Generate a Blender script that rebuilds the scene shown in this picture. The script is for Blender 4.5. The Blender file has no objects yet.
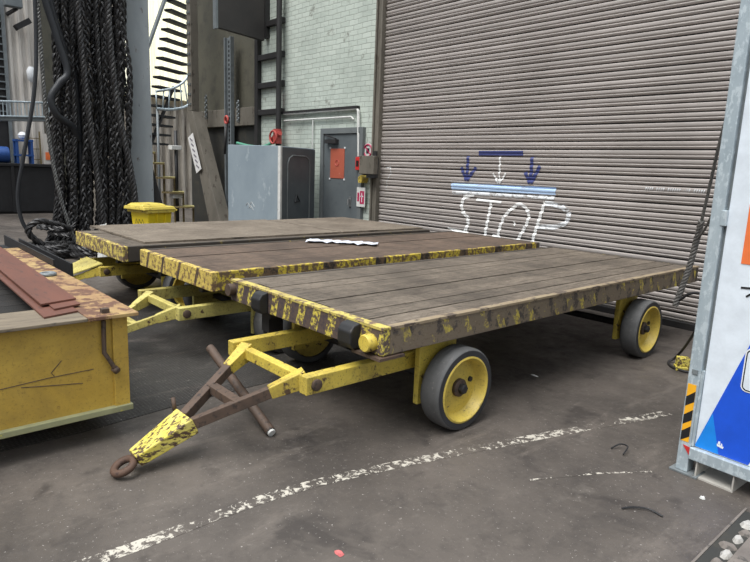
import bpy, bmesh, math, random
from mathutils import Vector, Matrix
random.seed(7)
SC = bpy.context.scene
COL = SC.collection
PI = math.pi
V3 = Vector

# ------------------------------------------------------------------ materials
def sr(r, g, b):
    def f(c):
        c /= 255.0
        return c / 12.92 if c <= 0.04045 else ((c + 0.055) / 1.055) ** 2.4
    return (f(r), f(g), f(b), 1.0)

class NT:
    def __init__(self, name):
        self.m = bpy.data.materials.new(name)
        self.m.use_nodes = True
        self.t = self.m.node_tree
        self.b = self.t.nodes['Principled BSDF']
        self.co = self.n('ShaderNodeTexCoord')
        self.obj = self.co.outputs['Object']
        self.pos = self.n('ShaderNodeNewGeometry').outputs['Position']
    def n(self, kind, **kw):
        nd = self.t.nodes.new(kind)
        for k, v in kw.items():
            setattr(nd, k, v)
        return nd
    def l(self, a, b):
        self.t.links.new(a, b)
    def put(self, sock, v):
        if hasattr(v, 'links') or isinstance(v, bpy.types.NodeSocket):
            self.l(v, sock)
        else:
            sock.default_value = v
    def noise(self, vec, scale, detail=4, rough=0.6, dist=0.0):
        nd = self.n('ShaderNodeTexNoise')
        self.l(vec, nd.inputs['Vector'])
        nd.inputs['Scale'].default_value = scale
        nd.inputs['Detail'].default_value = detail
        nd.inputs['Roughness'].default_value = rough
        nd.inputs['Distortion'].default_value = dist
        return nd.outputs['Fac']
    def ramp(self, fac, lo, hi):
        nd = self.n('ShaderNodeMapRange')
        self.l(fac, nd.inputs['Value'])
        nd.inputs['From Min'].default_value = lo
        nd.inputs['From Max'].default_value = hi
        return nd.outputs['Result']
    def mix(self, fac, a, b):
        nd = self.n('ShaderNodeMix', data_type='RGBA')
        self.put(nd.inputs['Factor'], fac)
        self.put(nd.inputs['A'], a)
        self.put(nd.inputs['B'], b)
        return [o for o in nd.outputs if o.type == 'RGBA'][0]
    def math(self, op, a, b=0.0, c=0.0):
        nd = self.n('ShaderNodeMath', operation=op)
        self.put(nd.inputs[0], a); self.put(nd.inputs[1], b); self.put(nd.inputs[2], c)
        return nd.outputs[0]
    def scaled(self, vec, s):
        nd = self.n('ShaderNodeMapping')
        self.l(vec, nd.inputs['Vector'])
        nd.inputs['Scale'].default_value = s
        return nd.outputs['Vector']
    def xyz(self, vec):
        nd = self.n('ShaderNodeSeparateXYZ')
        self.l(vec, nd.inputs[0])
        return nd.outputs
    def bump(self, h, strength=0.3, dist=0.01):
        nd = self.n('ShaderNodeBump')
        nd.inputs['Strength'].default_value = strength
        nd.inputs['Distance'].default_value = dist
        self.l(h, nd.inputs['Height'])
        self.l(nd.outputs[0], self.b.inputs['Normal'])
    def done(self, col, rough=0.6, metal=0.0, spec=None):
        self.put(self.b.inputs['Base Color'], col)
        self.put(self.b.inputs['Roughness'], rough)
        self.b.inputs['Metallic'].default_value = metal
        if spec is not None:
            self.b.inputs['Specular IOR Level'].default_value = spec
        return self.m

def worn(name, c1, c2, wear=None, amount=0.4, scale=6.0, wscale=18.0, rough=0.6, metal=0.0, stretch=(1, 1, 1), bump=0.15, edge=0.06, spec=None, grime=0.0):
    """c1/c2 blotched by noise, with flakes of a third colour covering about AMOUNT of it"""
    k = NT(name)
    v = k.scaled(k.obj, stretch)
    a = k.noise(v, scale, 5, 0.65)
    col = k.mix(k.ramp(a, 0.35, 0.65), c1, c2)
    if wear is not None:
        w = k.noise(v, wscale, 6, 0.7)
        t = 0.5 + (0.5 - amount) * 0.42
        col = k.mix(k.ramp(w, t - edge / 2, t + edge / 2), col, wear)
    if grime:
        g = k.noise(v, 3.2, 6, 0.75, 0.4)
        col = k.mix(k.math('MULTIPLY', k.ramp(g, 0.46, 0.66), grime), col, sr(104, 88, 56))
        f = k.noise(v, 70, 3, 0.7)
        col = k.mix(k.math('MULTIPLY', k.ramp(f, 0.57, 0.63), grime), col, sr(84, 66, 46))
    if bump:
        k.bump(k.noise(v, wscale * 2, 4), bump, 0.006)
    return k.done(col, rough, metal, spec)

def plain(name, c, rough=0.5, metal=0.0, spec=None):
    return worn(name, c, tuple(x * 0.86 for x in c[:3]) + (1,), None, scale=9, rough=rough, metal=metal, bump=0.05, spec=spec)

def hazard(name, axis, pitch, duty, yel, yel2, dark, worn_c, amount, slant=0.35, wscale=22.0, phase=0.0):
    k = NT(name)
    x = k.xyz(k.obj)
    s = k.math('ADD', x[axis], k.math('MULTIPLY', x[2], slant))
    s = k.math('ADD', s, k.math('MULTIPLY', k.noise(k.obj, 9, 2), 0.03))
    f = k.math('FRACT', k.math('ADD', k.math('DIVIDE', s, pitch), 50.0 + phase))
    st = k.math('GREATER_THAN', f, duty)
    y = k.mix(k.ramp(k.noise(k.obj, 8, 4), 0.35, 0.65), yel, yel2)
    col = k.mix(st, y, dark)
    w = k.noise(k.obj, wscale, 6, 0.72)
    t = 0.5 + (0.5 - amount) * 0.42
    col = k.mix(k.ramp(w, t - 0.03, t + 0.03), col, worn_c)
    g2 = k.noise(k.scaled(k.obj, (1, 1, 2.5)), 34, 4, 0.75)
    col = k.mix(k.math('MULTIPLY', k.ramp(g2, 0.55, 0.62), 0.7), col, sr(92, 76, 58))
    g3 = k.noise(k.obj, 48, 3, 0.7)
    col = k.mix(k.math('MULTIPLY', k.ramp(g3, 0.66, 0.70), 0.6), col, sr(168, 152, 120))
    k.bump(w, 0.2, 0.006)
    return k.done(col, 0.62)

YEL = sr(212, 190, 84); YEL2 = sr(192, 168, 68); YDARK = sr(168, 150, 34)
RUST = sr(92, 62, 46); RUST2 = sr(70, 50, 42); BLK = sr(38, 36, 38); BROWN = sr(78, 62, 50)
M = {}
M['yellow'] = worn('yellow_paint', YEL, YEL2, RUST2, 0.24, 4, 15, 0.5, grime=0.5)
M['yellow_pale'] = worn('pale_yellow_paint', sr(198, 188, 112), sr(178, 164, 88), RUST2, 0.22, 5, 20, 0.55, grime=0.55)
M['yellow_worn'] = worn('scraped_yellow_paint', sr(214, 198, 78), sr(204, 190, 110), sr(78, 58, 46), 0.44, 6, 20, 0.6, stretch=(2.4, 0.8, 2.4))
M['yellow_panel'] = worn('yellow_panel_paint', sr(192, 160, 72), sr(176, 144, 60), sr(110, 80, 44), 0.10, 2.2, 11, 0.48, grime=0.3)
M['yellow_bin'] = worn('yellow_plastic', sr(232, 206, 40), sr(222, 194, 34), sr(150, 140, 60), 0.08, 5, 20, 0.42)
M['yellow_lid'] = worn('faded_yellow_plastic', sr(210, 190, 84), sr(190, 170, 74), sr(96, 86, 40), 0.2, 6, 22, 0.5)
M['yellow_wheel'] = worn('yellow_wheel_paint', sr(208, 184, 84), sr(190, 166, 76), sr(110, 96, 66), 0.1, 6, 16, 0.45, grime=0.35)
M['rust'] = worn('rusty_steel', sr(88, 70, 58), sr(70, 57, 48), sr(52, 43, 38), 0.3, 8, 30, 0.7)
M['rust_red'] = worn('rusty_ring', sr(90, 66, 52), sr(72, 54, 44), sr(60, 42, 36), 0.3, 9, 34, 0.75)
M['primer'] = worn('red_oxide_steel', sr(108, 68, 54), sr(94, 60, 49), sr(78, 55, 47), 0.26, 3, 14, 0.55, stretch=(0.4, 2, 1))
M['dark_steel'] = worn('dark_steel', sr(44, 42, 42), sr(34, 33, 34), sr(62, 54, 48), 0.15, 6, 20, 0.6)
M['rubber'] = worn('grey_rubber', sr(92, 92, 92), sr(78, 78, 78), sr(110, 108, 104), 0.18, 8, 40, 0.75)
M['rubber_side'] = worn('black_rubber', sr(52, 52, 54), sr(44, 44, 46), sr(74, 72, 70), 0.12, 8, 30, 0.7)
M['galv'] = worn('galvanised_steel', sr(176, 188, 194), sr(160, 173, 180), sr(192, 203, 208), 0.4, 10, 30, 0.42, 0.25, stretch=(1, 1, 0.5))
M['galv_dull'] = worn('dull_galvanised', sr(126, 132, 134), sr(108, 114, 117), sr(92, 88, 84), 0.12, 5, 16, 0.55, 0.2)
M['column'] = worn('grey_column_paint', sr(156, 162, 165), sr(140, 147, 151), sr(98, 84, 74), 0.14, 2.5, 9, 0.6, stretch=(1, 1, 0.4))
M['riveted'] = worn('riveted_brown_steel', sr(112, 106, 96), sr(94, 89, 80), sr(72, 64, 55), 0.25, 3, 10, 0.7, stretch=(1, 1, 0.4))
M['olive'] = worn('olive_steel_plate', sr(88, 85, 72), sr(74, 72, 62), sr(52, 50, 45), 0.2, 0.9, 2.6, 0.7, edge=0.25)
M['dark_recess'] = worn('dark_plate', sr(52, 51, 46), sr(42, 42, 40), sr(64, 60, 50), 0.2, 1.2, 4, 0.75, edge=0.2)
M['hopper'] = worn('dark_grey_sheet', sr(60, 56, 54), sr(50, 48, 47), None, scale=2, rough=0.6)
M['charcoal'] = worn('charcoal_paint', sr(86, 92, 94), sr(76, 82, 85), sr(104, 106, 104), 0.1, 3, 14, 0.5)
M['door_grey'] = worn('grey_door_paint', sr(98, 104, 106), sr(86, 92, 95), sr(70, 74, 76), 0.12, 2, 12, 0.5)
M['frame_grey'] = worn('grey_frame_paint', sr(110, 114, 114), sr(98, 103, 104), sr(80, 78, 74), 0.15, 3, 12, 0.55)
M['locker'] = worn('blue_grey_sheet', sr(150, 162, 170), sr(136, 149, 158), sr(168, 178, 184), 0.16, 1.6, 5, 0.4, 0.15, stretch=(1, 1, 0.5))
M['white_panel'] = plain('white_panel', sr(222, 230, 238), 0.4)
M['white'] = plain('white_paint', sr(232, 234, 236), 0.5)
M['white_dirty'] = worn('dirty_white', sr(214, 214, 210), sr(190, 190, 186), sr(130, 126, 120), 0.15, 6, 18, 0.6)
M['blue'] = plain('blue_vinyl', sr(26, 84, 208), 0.4)
M['blue_light'] = plain('light_blue_vinyl', sr(24, 134, 228), 0.4)
M['orange'] = plain('orange_vinyl', sr(240, 122, 66), 0.45)
M['black'] = plain('black_paint', sr(28, 28, 30), 0.5)
M['black_steel'] = worn('black_steel', sr(36, 36, 38), sr(28, 28, 30), sr(54, 50, 48), 0.12, 5, 18, 0.55)
M['red'] = plain('red_paint', sr(200, 50, 48), 0.45)
M['red_dull'] = worn('faded_red', sr(184, 78, 70), sr(160, 66, 62), None, scale=8, rough=0.5)
M['sign_red'] = worn('faded_orange_red_sign', sr(178, 94, 72), sr(164, 86, 68), sr(206, 150, 130), 0.1, 6, 26, 0.5)
M['magenta'] = plain('magenta_print', sr(178, 40, 84), 0.5)
M['green'] = plain('green_hose', sr(96, 168, 140), 0.5)
M['blue_plastic'] = plain('blue_plastic', sr(44, 84, 150), 0.5)
M['chrome'] = plain('bare_steel', sr(170, 172, 172), 0.35, 0.7)
M['rope'] = worn('greasy_wire_rope', sr(58, 57, 57), sr(42, 41, 42), sr(104, 102, 100), 0.2, 3, 50, 0.45, 0.25, bump=0.4)
M['rope_grey'] = worn('grey_wire_rope', sr(120, 120, 118), sr(96, 96, 95), sr(60, 58, 56), 0.25, 3, 60, 0.5, 0.3, bump=0.4)
M['rope_mid'] = worn('dull_wire_rope', sr(128, 125, 121), sr(100, 98, 95), sr(166, 162, 156), 0.2, 3, 60, 0.5, 0.25, bump=0.4)
M['hose'] = plain('black_hose', sr(40, 42, 46), 0.5)
M['timber_grey'] = worn('weathered_timber', sr(128, 116, 98), sr(98, 88, 75), sr(80, 74, 66), 0.2, 4, 16, 0.8, stretch=(5, 0.6, 1))
M['stair_gold'] = worn('ochre_stair_paint', sr(128, 112, 74), sr(108, 95, 65), sr(84, 72, 54), 0.3, 6, 20, 0.6)
M['stair_edge'] = worn('yellow_stair_edge', sr(188, 178, 116), sr(168, 158, 104), sr(96, 84, 60), 0.2, 6, 20, 0.6)
M['tread'] = plain('black_tread', sr(30, 30, 30), 0.7)
M['paper'] = plain('paper', sr(226, 224, 222), 0.7)
M['print_grey'] = plain('printed_grey', sr(120, 116, 124), 0.7)
M['plastic_sheet'] = worn('crumpled_white_plastic', sr(216, 218, 226), sr(196, 199, 210), None, scale=20, rough=0.35)

# hazard faces of the carts
M['haz_front'] = hazard('hazard_front_rail', 0, 0.155, 0.5, sr(214, 198, 84), sr(196, 178, 76), sr(66, 58, 64), sr(86, 72, 66), 0.53, -0.3, 30)
M['haz_side'] = hazard('hazard_side_rail', 1, 0.17, 0.42, sr(196, 178, 74), sr(160, 144, 76), sr(64, 58, 54), sr(112, 100, 84), 0.62, 0.5, 11)
M['haz_mid_front'] = hazard('hazard_yellow_rail', 0, 0.34, 0.86, sr(212, 188, 96), sr(192, 168, 86), sr(70, 58, 50), sr(112, 88, 64), 0.42, -0.4, phase=0.3)
M['haz_mid_side'] = hazard('hazard_yellow_side_rail', 1, 0.62, 0.78, sr(214, 190, 62), sr(186, 164, 60), sr(44, 40, 38), sr(104, 84, 62), 0.52, 0.0)
M['haz_far_front'] = hazard('scuffed_yellow_rail', 0, 9.0, 1.1, sr(216, 196, 98), sr(196, 176, 92), BLK, sr(104, 84, 70), 0.52, 0, 17)
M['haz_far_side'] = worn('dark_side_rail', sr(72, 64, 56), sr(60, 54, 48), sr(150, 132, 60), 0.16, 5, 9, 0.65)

def wood_mat(name, c1, c2, stain, per=0.16):
    k = NT(name)
    v = k.scaled(k.obj, (9, 1.0, 4))
    g = k.noise(v, 5, 6, 0.7)
    big = k.noise(k.obj, 1.3, 5, 0.65)
    rnd = k.n('ShaderNodeNewGeometry').outputs['Random Per Island']
    col = k.mix(k.ramp(g, 0.4, 0.6), c1, c2)
    fine = k.noise(k.scaled(k.obj, (26, 1.6, 4)), 6, 5, 0.75)
    col = k.mix(k.math('MULTIPLY', k.ramp(fine, 0.52, 0.66), 0.7), col, stain)
    lt = k.noise(k.obj, 2.6, 5, 0.7)
    col = k.mix(k.math('MULTIPLY', k.ramp(lt, 0.55, 0.72), 0.5), col, tuple(min(1, x * 1.35) for x in c1[:3]) + (1,))
    col = k.mix(k.math('MULTIPLY', k.ramp(big, 0.42, 0.68), 0.75), col, stain)
    cross = k.noise(k.scaled(k.obj, (0.7, 5, 1)), 2.2, 4, 0.6)
    col = k.mix(k.math('MULTIPLY', k.ramp(cross, 0.5, 0.75), 0.5), col, stain)
    ck = k.noise(k.scaled(k.obj, (40, 0.9, 4)), 3, 3, 0.6)
    col = k.mix(k.math('MULTIPLY', k.ramp(ck, 0.57, 0.62), 0.8), col, sr(48, 43, 39))
    dots = k.noise(k.obj, 38, 4, 0.75)
    col = k.mix(k.math('MULTIPLY', k.ramp(dots, 0.55, 0.62), 0.5), col, sr(58, 52, 46))
    hs = k.n('ShaderNodeHueSaturation')
    k.l(col, hs.inputs['Color'])
    k.l(k.math('ADD', k.math('MULTIPLY', rnd, per * 2), 1 - per), hs.inputs['Value'])
    k.bump(g, 0.35, 0.008)
    return k.done(hs.outputs[0], 0.78, spec=0.3)
M['boards_grey'] = wood_mat('grey_deck_boards', sr(126, 115, 102), sr(102, 92, 81), sr(70, 63, 56))
M['boards_brown'] = wood_mat('brown_deck_boards', sr(118, 100, 86), sr(94, 79, 68), sr(66, 56, 49), 0.1)
M['plywood'] = wood_mat('weathered_plywood', sr(140, 129, 115), sr(120, 109, 96), sr(90, 80, 70), 0.06)
M['boards_dark'] = wood_mat('dark_boards', sr(48, 46, 44), sr(38, 37, 36), sr(30, 29, 29), 0.2)

def floor_mat(name, paint=False, tread=False):
    k = NT(name)
    p = k.pos
    a = k.noise(p, 0.9, 6, 0.65)
    b = k.noise(p, 7, 6, 0.7)
    c = k.noise(p, 60, 3, 0.7)
    base = (sr(98, 91, 85), sr(72, 67, 63)) if not tread else (sr(62, 60, 57), sr(46, 44, 43))
    col = k.mix(k.ramp(a, 0.35, 0.65), *base)
    col = k.mix(k.math('MULTIPLY', k.ramp(b, 0.5, 0.72), 0.45), col, sr(54, 50, 48))
    col = k.mix(k.math('MULTIPLY', k.ramp(k.noise(p, 2.3, 4, 0.6, 0.5), 0.56, 0.66), 0.65), col, sr(54, 50, 48))
    col = k.mix(k.math('MULTIPLY', k.ramp(k.noise(k.scaled(p, (3.0, 0.8, 1)), 1.6, 6, 0.75, 0.3), 0.55, 0.68), 0.5), col, sr(112, 104, 97))
    col = k.mix(k.math('MULTIPLY', k.ramp(k.noise(p, 30, 4, 0.75), 0.6, 0.7), 0.35), col, sr(134, 128, 121))
    col = k.mix(k.math('MULTIPLY', k.ramp(k.noise(p, 3.1, 5, 0.7), 0.6, 0.75), 0.35), col, sr(122, 115, 108))
    col = k.mix(k.ramp(c, 0.66, 0.70), col, sr(160, 154, 148))
    h = b
    if tread:
        x = k.xyz(p)
        def wave(u, v, f):
            return k.math('SINE', k.math('MULTIPLY', k.math('ADD', k.math('MULTIPLY', x[0], u), k.math('MULTIPLY', x[1], v)), f))
        d1 = k.math('MULTIPLY', wave(1, 1, 130), wave(1, -1, 130))
        pat = k.ramp(d1, 0.1, 0.5)
        col = k.mix(k.math('MULTIPLY', pat, 0.35), col, sr(92, 89, 86))
        k.bump(k.math('ADD', k.math('MULTIPLY', pat, 1.0), b), 0.5, 0.012)
    elif paint:
        w = k.noise(p, 24, 6, 0.75, 0.6)
        w2 = k.noise(p, 2.1, 3, 0.5)
        s = k.math('ADD', w, k.math('MULTIPLY', w2, 0.45))
        col = k.mix(k.ramp(s, 0.745, 0.785), col, sr(184, 178, 166))
        k.bump(b, 0.2, 0.01)
    else:
        k.bump(k.math('ADD', b, k.math('MULTIPLY', c, 0.4)), 0.25, 0.01)
    return k.done(col, k.ramp(b, -0.3, 1.2), spec=0.25)
M['floor'] = floor_mat('oily_concrete_floor')
M['floor_line'] = floor_mat('worn_floor_line', paint=True)
M['floor_plate'] = floor_mat('steel_tread_plate', tread=True)
M['fork_grey'] = worn('grey_white_rubble', sr(178, 175, 170), sr(150, 146, 140), None, scale=20)
M['kerb'] = worn('pale_concrete_edge', sr(120, 112, 105), sr(98, 91, 86), sr(76, 72, 68), 0.3, 4, 14, 0.8)

def brick_mat():
    k = NT('pale_green_painted_brick')
    x = k.xyz(k.obj)
    cb = k.n('ShaderNodeCombineXYZ')
    k.l(x[0], cb.inputs[0]); k.l(x[2], cb.inputs[1])
    warp = k.n('ShaderNodeVectorMath', operation='ADD')
    k.l(cb.outputs[0], warp.inputs[0])
    nz = k.n('ShaderNodeTexNoise'); k.l(k.obj, nz.inputs['Vector']); nz.inputs['Scale'].default_value = 6
    sc = k.n('ShaderNodeVectorMath', operation='SCALE'); k.l(nz.outputs['Color'], sc.inputs[0]); sc.inputs['Scale'].default_value = 0.03
    k.l(sc.outputs[0], warp.inputs[1])
    br = k.n('ShaderNodeTexBrick')
    k.l(warp.outputs[0], br.inputs['Vector'])
    br.inputs['Scale'].default_value = 1.0
    br.inputs['Brick Width'].default_value = 0.235
    br.inputs['Row Height'].default_value = 0.085
    br.inputs['Mortar Size'].default_value = 0.006
    br.inputs['Mortar Smooth'].default_value = 0.4
    br.inputs['Color1'].default_value = sr(196, 204, 194)
    br.inputs['Color2'].default_value = sr(184, 193, 183)
    br.inputs['Mortar'].default_value = sr(156, 163, 154)
    w = k.noise(k.obj, 3.0, 6, 0.72)
    col = k.mix(k.ramp(w, 0.6, 0.72), br.outputs['Color'], sr(122, 122, 112))
    w2 = k.noise(k.obj, 14, 5, 0.7)
    col = k.mix(k.ramp(w2, 0.66, 0.72), col, sr(92, 92, 86))
    low = k.noise(k.obj, 1.0, 4)
    col = k.mix(k.math('MULTIPLY', k.ramp(low, 0.45, 0.7), 0.45), col, sr(142, 150, 142))
    k.bump(k.math('ADD', k.math('MULTIPLY', br.outputs['Fac'], -1.0), k.math('MULTIPLY', w2, 0.6)), 0.6, 0.012)
    return k.done(col, 0.6)
M['brick'] = brick_mat()

def slat_mat():
    k = NT('grey_brown_shutter_slat')
    rnd = k.n('ShaderNodeNewGeometry').outputs['Random Per Island']
    v = k.scaled(k.obj, (0.35, 1, 5))
    a = k.noise(v, 3, 6, 0.7)
    col = k.mix(k.ramp(a, 0.35, 0.65), sr(176, 168, 163), sr(156, 149, 144))
    w = k.noise(k.obj, 26, 5, 0.7)
    col = k.mix(k.ramp(w, 0.70, 0.76), col, sr(96, 86, 80))
    dirt = k.noise(k.scaled(k.obj, (0.8, 1, 0.5)), 1.4, 4)
    col = k.mix(k.math('MULTIPLY', k.ramp(dirt, 0.5, 0.75), 0.4), col, sr(132, 125, 120))
    hs = k.n('ShaderNodeHueSaturation'); k.l(col, hs.inputs['Color'])
    k.l(k.math('ADD', k.math('MULTIPLY', rnd, 0.16), 0.92), hs.inputs['Value'])
    return k.done(hs.outputs[0], 0.5, 0.1)
M['slat'] = slat_mat()

def spray(name, c, lo):
    k = NT(name)
    w = k.noise(k.obj, 11, 5, 0.7)
    a = k.ramp(w, lo, lo + 0.14)
    k.l(a, k.b.inputs['Alpha'])
    return k.done(c, 0.6)
M['spray_white'] = spray('white_spray_paint', sr(236, 236, 234), 0.2)
M['spray_thin'] = spray('thin_white_spray_paint', sr(216, 218, 220), 0.36)
M['spray_blue'] = spray('dark_blue_spray_paint', sr(58, 66, 118), 0.22)
M['spray_sky'] = spray('pale_blue_spray_paint', sr(172, 196, 226), 0.16)

def sheet_mat(name, c1, c2, c3):
    k = NT(name)
    v = k.scaled(k.obj, (1, 1, 0.15))
    a = k.noise(v, 7, 6, 0.7)
    col = k.mix(k.ramp(a, 0.35, 0.65), c1, c2)
    b = k.noise(v, 9, 4, 0.6)
    col = k.mix(k.ramp(b, 0.58, 0.72), col, c3)
    return k.done(col, 0.6)
M['corrugated'] = sheet_mat('streaked_corrugated_sheet', sr(184, 176, 164), sr(140, 132, 122), sr(92, 82, 74))  # noise draws pale and dark vertical streaks down the sheet
M['cladding'] = sheet_mat('beige_corrugated_sheet', sr(206, 200, 192), sr(188, 181, 173), sr(160, 150, 142))

def glow_mat():
    k = NT('daylit_translucent_sheet')
    a = k.noise(k.scaled(k.obj, (1, 1, 0.2)), 3, 4)
    col = k.mix(k.ramp(a, 0.3, 0.7), sr(246, 244, 222), sr(226, 222, 196))
    k.l(col, k.b.inputs['Emission Color'])
    k.b.inputs['Emission Strength'].default_value = 0.55
    return k.done(col, 0.5)
M['skylight'] = glow_mat()

# ------------------------------------------------------------------ mesh building
class MB:
    def __init__(self, off=(0, 0, 0)):
        self.bm = bmesh.new()
        self.off = V3(off)
    def _v(self, p):
        return self.bm.verts.new(V3(p) - self.off)
    def _f(self, vs, smooth=False):
        try:
            f = self.bm.faces.new(vs); f.smooth = smooth
        except ValueError:
            pass
    def box(self, lo, hi):
        x0, y0, z0 = lo; x1, y1, z1 = hi
        v = [self._v(p) for p in ((x0, y0, z0), (x1, y0, z0), (x1, y1, z0), (x0, y1, z0), (x0, y0, z1), (x1, y0, z1), (x1, y1, z1), (x0, y1, z1))]
        for q in ((3, 2, 1, 0), (4, 5, 6, 7), (0, 1, 5, 4), (1, 2, 6, 5), (2, 3, 7, 6), (3, 0, 4, 7)):
            self._f([v[i] for i in q])
        return self
    def cbox(self, c, s, rot=None):
        c = V3(c); h = V3(s) / 2
        R = rot or Matrix.Identity(3)
        v = [self._v(c + R @ V3((sx * h.x, sy * h.y, sz * h.z))) for sz in (-1, 1) for sx, sy in ((-1, -1), (1, -1), (1, 1), (-1, 1))]
        for q in ((3, 2, 1, 0), (4, 5, 6, 7), (0, 1, 5, 4), (1, 2, 6, 5), (2, 3, 7, 6), (3, 0, 4, 7)):
            self._f([v[i] for i in q])
        return self
    def bar(self, p0, p1, w, h, w1=None, h1=None, up=(0, 0, 1)):
        """box section from p0 to p1, w across, h along up; may taper to w1, h1"""
        p0 = V3(p0); p1 = V3(p1); d = (p1 - p0).normalized()
        u = V3(up)
        s = d.cross(u)
        if s.length < 1e-4:
            s = d.cross(V3((1, 0, 0)))
        s.normalize(); u = s.cross(d).normalized()
        w1 = w if w1 is None else w1; h1 = h if h1 is None else h1
        v = []
        for p, a, b in ((p0, w, h), (p1, w1, h1)):
            for i, j in ((-1, -1), (1, -1), (1, 1), (-1, 1)):
                v.append(self._v(p + s * (i * a / 2) + u * (j * b / 2)))
        for q in ((0, 1, 2, 3), (7, 6, 5, 4), (0, 4, 5, 1), (1, 5, 6, 2), (2, 6, 7, 3), (3, 7, 4, 0)):
            self._f([v[i] for i in q])
        return self
    def tube(self, pts, r, n=8, closed=False):
        pts = [V3(p) for p in pts]; N = len(pts)
        rings = []; u = None
        for i, p in enumerate(pts):
            if closed:
                d = pts[(i + 1) % N] - pts[i - 1]
            else:
                d = pts[min(i + 1, N - 1)] - pts[max(i - 1, 0)]
            d.normalize()
            if u is None:
                u = d.cross(V3((0.13, 0.31, 0.94)))
                if u.length < 1e-3: u = d.cross(V3((1, 0, 0)))
            u = (u - d * u.dot(d)).normalized()
            w = d.cross(u)
            rr = r[i] if isinstance(r, (list, tuple)) else r
            rings.append([self._v(p + (u * math.cos(t) + w * math.sin(t)) * rr) for t in [2 * PI * k / n for k in range(n)]])
        for i in range(N if closed else N - 1):
            a, b = rings[i], rings[(i + 1) % N]
            for k in range(n):
                self._f([a[k], a[(k + 1) % n], b[(k + 1) % n], b[k]], True)
        if not closed:
            self._f(rings[0][::-1]); self._f(rings[-1])
        return self
    def lathe(self, prof, c, axis='x', n=40, ring_shape=False):
        """prof: (radius, along) pairs, spun about an axis through c"""
        c = V3(c); rings = []
        for r, a in prof:
            ring = []
            for k in range(n):
                t = 2 * PI * k / n; y, z = r * math.cos(t), r * math.sin(t)
                ring.append(self._v(c + (V3((a, y, z)) if axis == 'x' else V3((y, a, z)) if axis == 'y' else V3((y, z, a)))))
            rings.append(ring)
        if ring_shape: rings.append(rings[0])
        for i in range(len(rings) - 1):
            for k in range(n):
                self._f([rings[i][k], rings[i][(k + 1) % n], rings[i + 1][(k + 1) % n], rings[i + 1][k]], True)
        if not ring_shape:
            self._f(rings[0][::-1]); self._f(rings[-1])
        return self
    def prism(self, poly, d):
        """poly: 3-D outline, pushed along vector d"""
        d = V3(d)
        a = [self._v(p) for p in poly]; b = [self._v(V3(p) + d) for p in poly]
        self._f(a); self._f(b[::-1])
        for i in range(len(a)):
            j = (i + 1) % len(a)
            self._f([a[i], b[i], b[j], a[j]])
        return self
    def build(self, name, mat, parent=None, label=None, bevel=0.0, kind=None):
        bmesh.ops.recalc_face_normals(self.bm, faces=self.bm.faces[:])
        for e in self.bm.edges:
            if len(e.link_faces) == 2 and e.calc_face_angle(0) > 0.7: e.smooth = False
        me = bpy.data.meshes.new(name)
        self.bm.to_mesh(me); self.bm.free()
        me.materials.append(M[mat] if isinstance(mat, str) else mat)
        o = bpy.data.objects.new(name, me)
        COL.objects.link(o)
        if parent is not None: o.parent = parent
        if label: o['label'] = label
        if kind: o['kind'] = kind
        if bevel:
            b = o.modifiers.new('edge', 'BEVEL'); b.width = bevel; b.segments = 2; b.limit_method = 'ANGLE'
        return o

def tag(o, label, cat, group=None):
    o['label'] = label; o['category'] = cat
    if group: o['group'] = group
    return o
def thing(name, label, cat, loc=(0, 0, 0), rotz=0.0, group=None):
    o = bpy.data.objects.new(name, None); COL.objects.link(o)
    o.location = loc; o.rotation_euler = (0, 0, rotz); o.empty_display_size = 0.2
    return tag(o, label, cat, group)
def struct(name, mb, mat, parent=None, bevel=0):
    return mb.build(name, mat, parent, bevel=bevel, kind='structure' if parent is None else None)
def spline(pts, n=10):
    """Catmull-Rom through pts"""
    P = [V3(p) for p in pts]; P = [P[0] * 2 - P[1]] + P + [P[-1] * 2 - P[-2]]
    out = []
    for i in range(1, len(P) - 2):
        a, b, c, d = P[i - 1:i + 3]
        for k in range(n):
            t = k / n
            out.append(0.5 * ((2 * b) + (c - a) * t + (2 * a - 5 * b + 4 * c - d) * t * t + (3 * b - a - 3 * c + d) * t ** 3))
    out.append(P[-2])
    return out
def strands(mb, path, r_helix, r_strand, count=3, pitch=0.25, n=5, ph=0.0):
    """a laid rope: COUNT strands wound about a path"""
    N = len(path); u = None; frames = []; s = 0
    for i, p in enumerate(path):
        d = (path[min(i + 1, N - 1)] - path[max(i - 1, 0)]).normalized()
        if u is None:
            u = d.cross(V3((0.2, 0.9, 0.1))).normalized()
        u = (u - d * u.dot(d)).normalized()
        if i: s += (path[i] - path[i - 1]).length
        frames.append((p, u.copy(), d.cross(u), s))
    for c in range(count):
        pts = []
        for p, a, b, s in frames:
            t = 2 * PI * (s / pitch + c / count) + ph
            pts.append(p + (a * math.cos(t) + b * math.sin(t)) * r_helix)
        mb.tube(pts, r_strand, n)
    return mb
def plait(mb, path, R, r, pitch=0.3, n=5, ph=0.0, side=(0.3, 0.955, 0)):
    """three strands plaited flat: the zigzag of a braided sling"""
    s = 0; sd = V3(side)
    fr = []
    for i, p in enumerate(path):
        d = (path[min(i + 1, len(path) - 1)] - path[max(i - 1, 0)]).normalized()
        a = (sd - d * sd.dot(d))
        a = a.normalized() if a.length > 0.05 else V3((0, 0, 1)); b = d.cross(a)
        if i: s += (path[i] - path[i - 1]).length
        fr.append((p, a, b, s))
    for c in range(3):
        pts = []
        for p, a, b, s in fr:
            t = 2 * PI * (s / pitch + c / 3) + ph
            pts.append(p + a * (R * math.sin(t)) + b * (R * 0.55 * math.sin(2 * t)))
        mb.tube(pts, r, n)
    return mb
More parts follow.
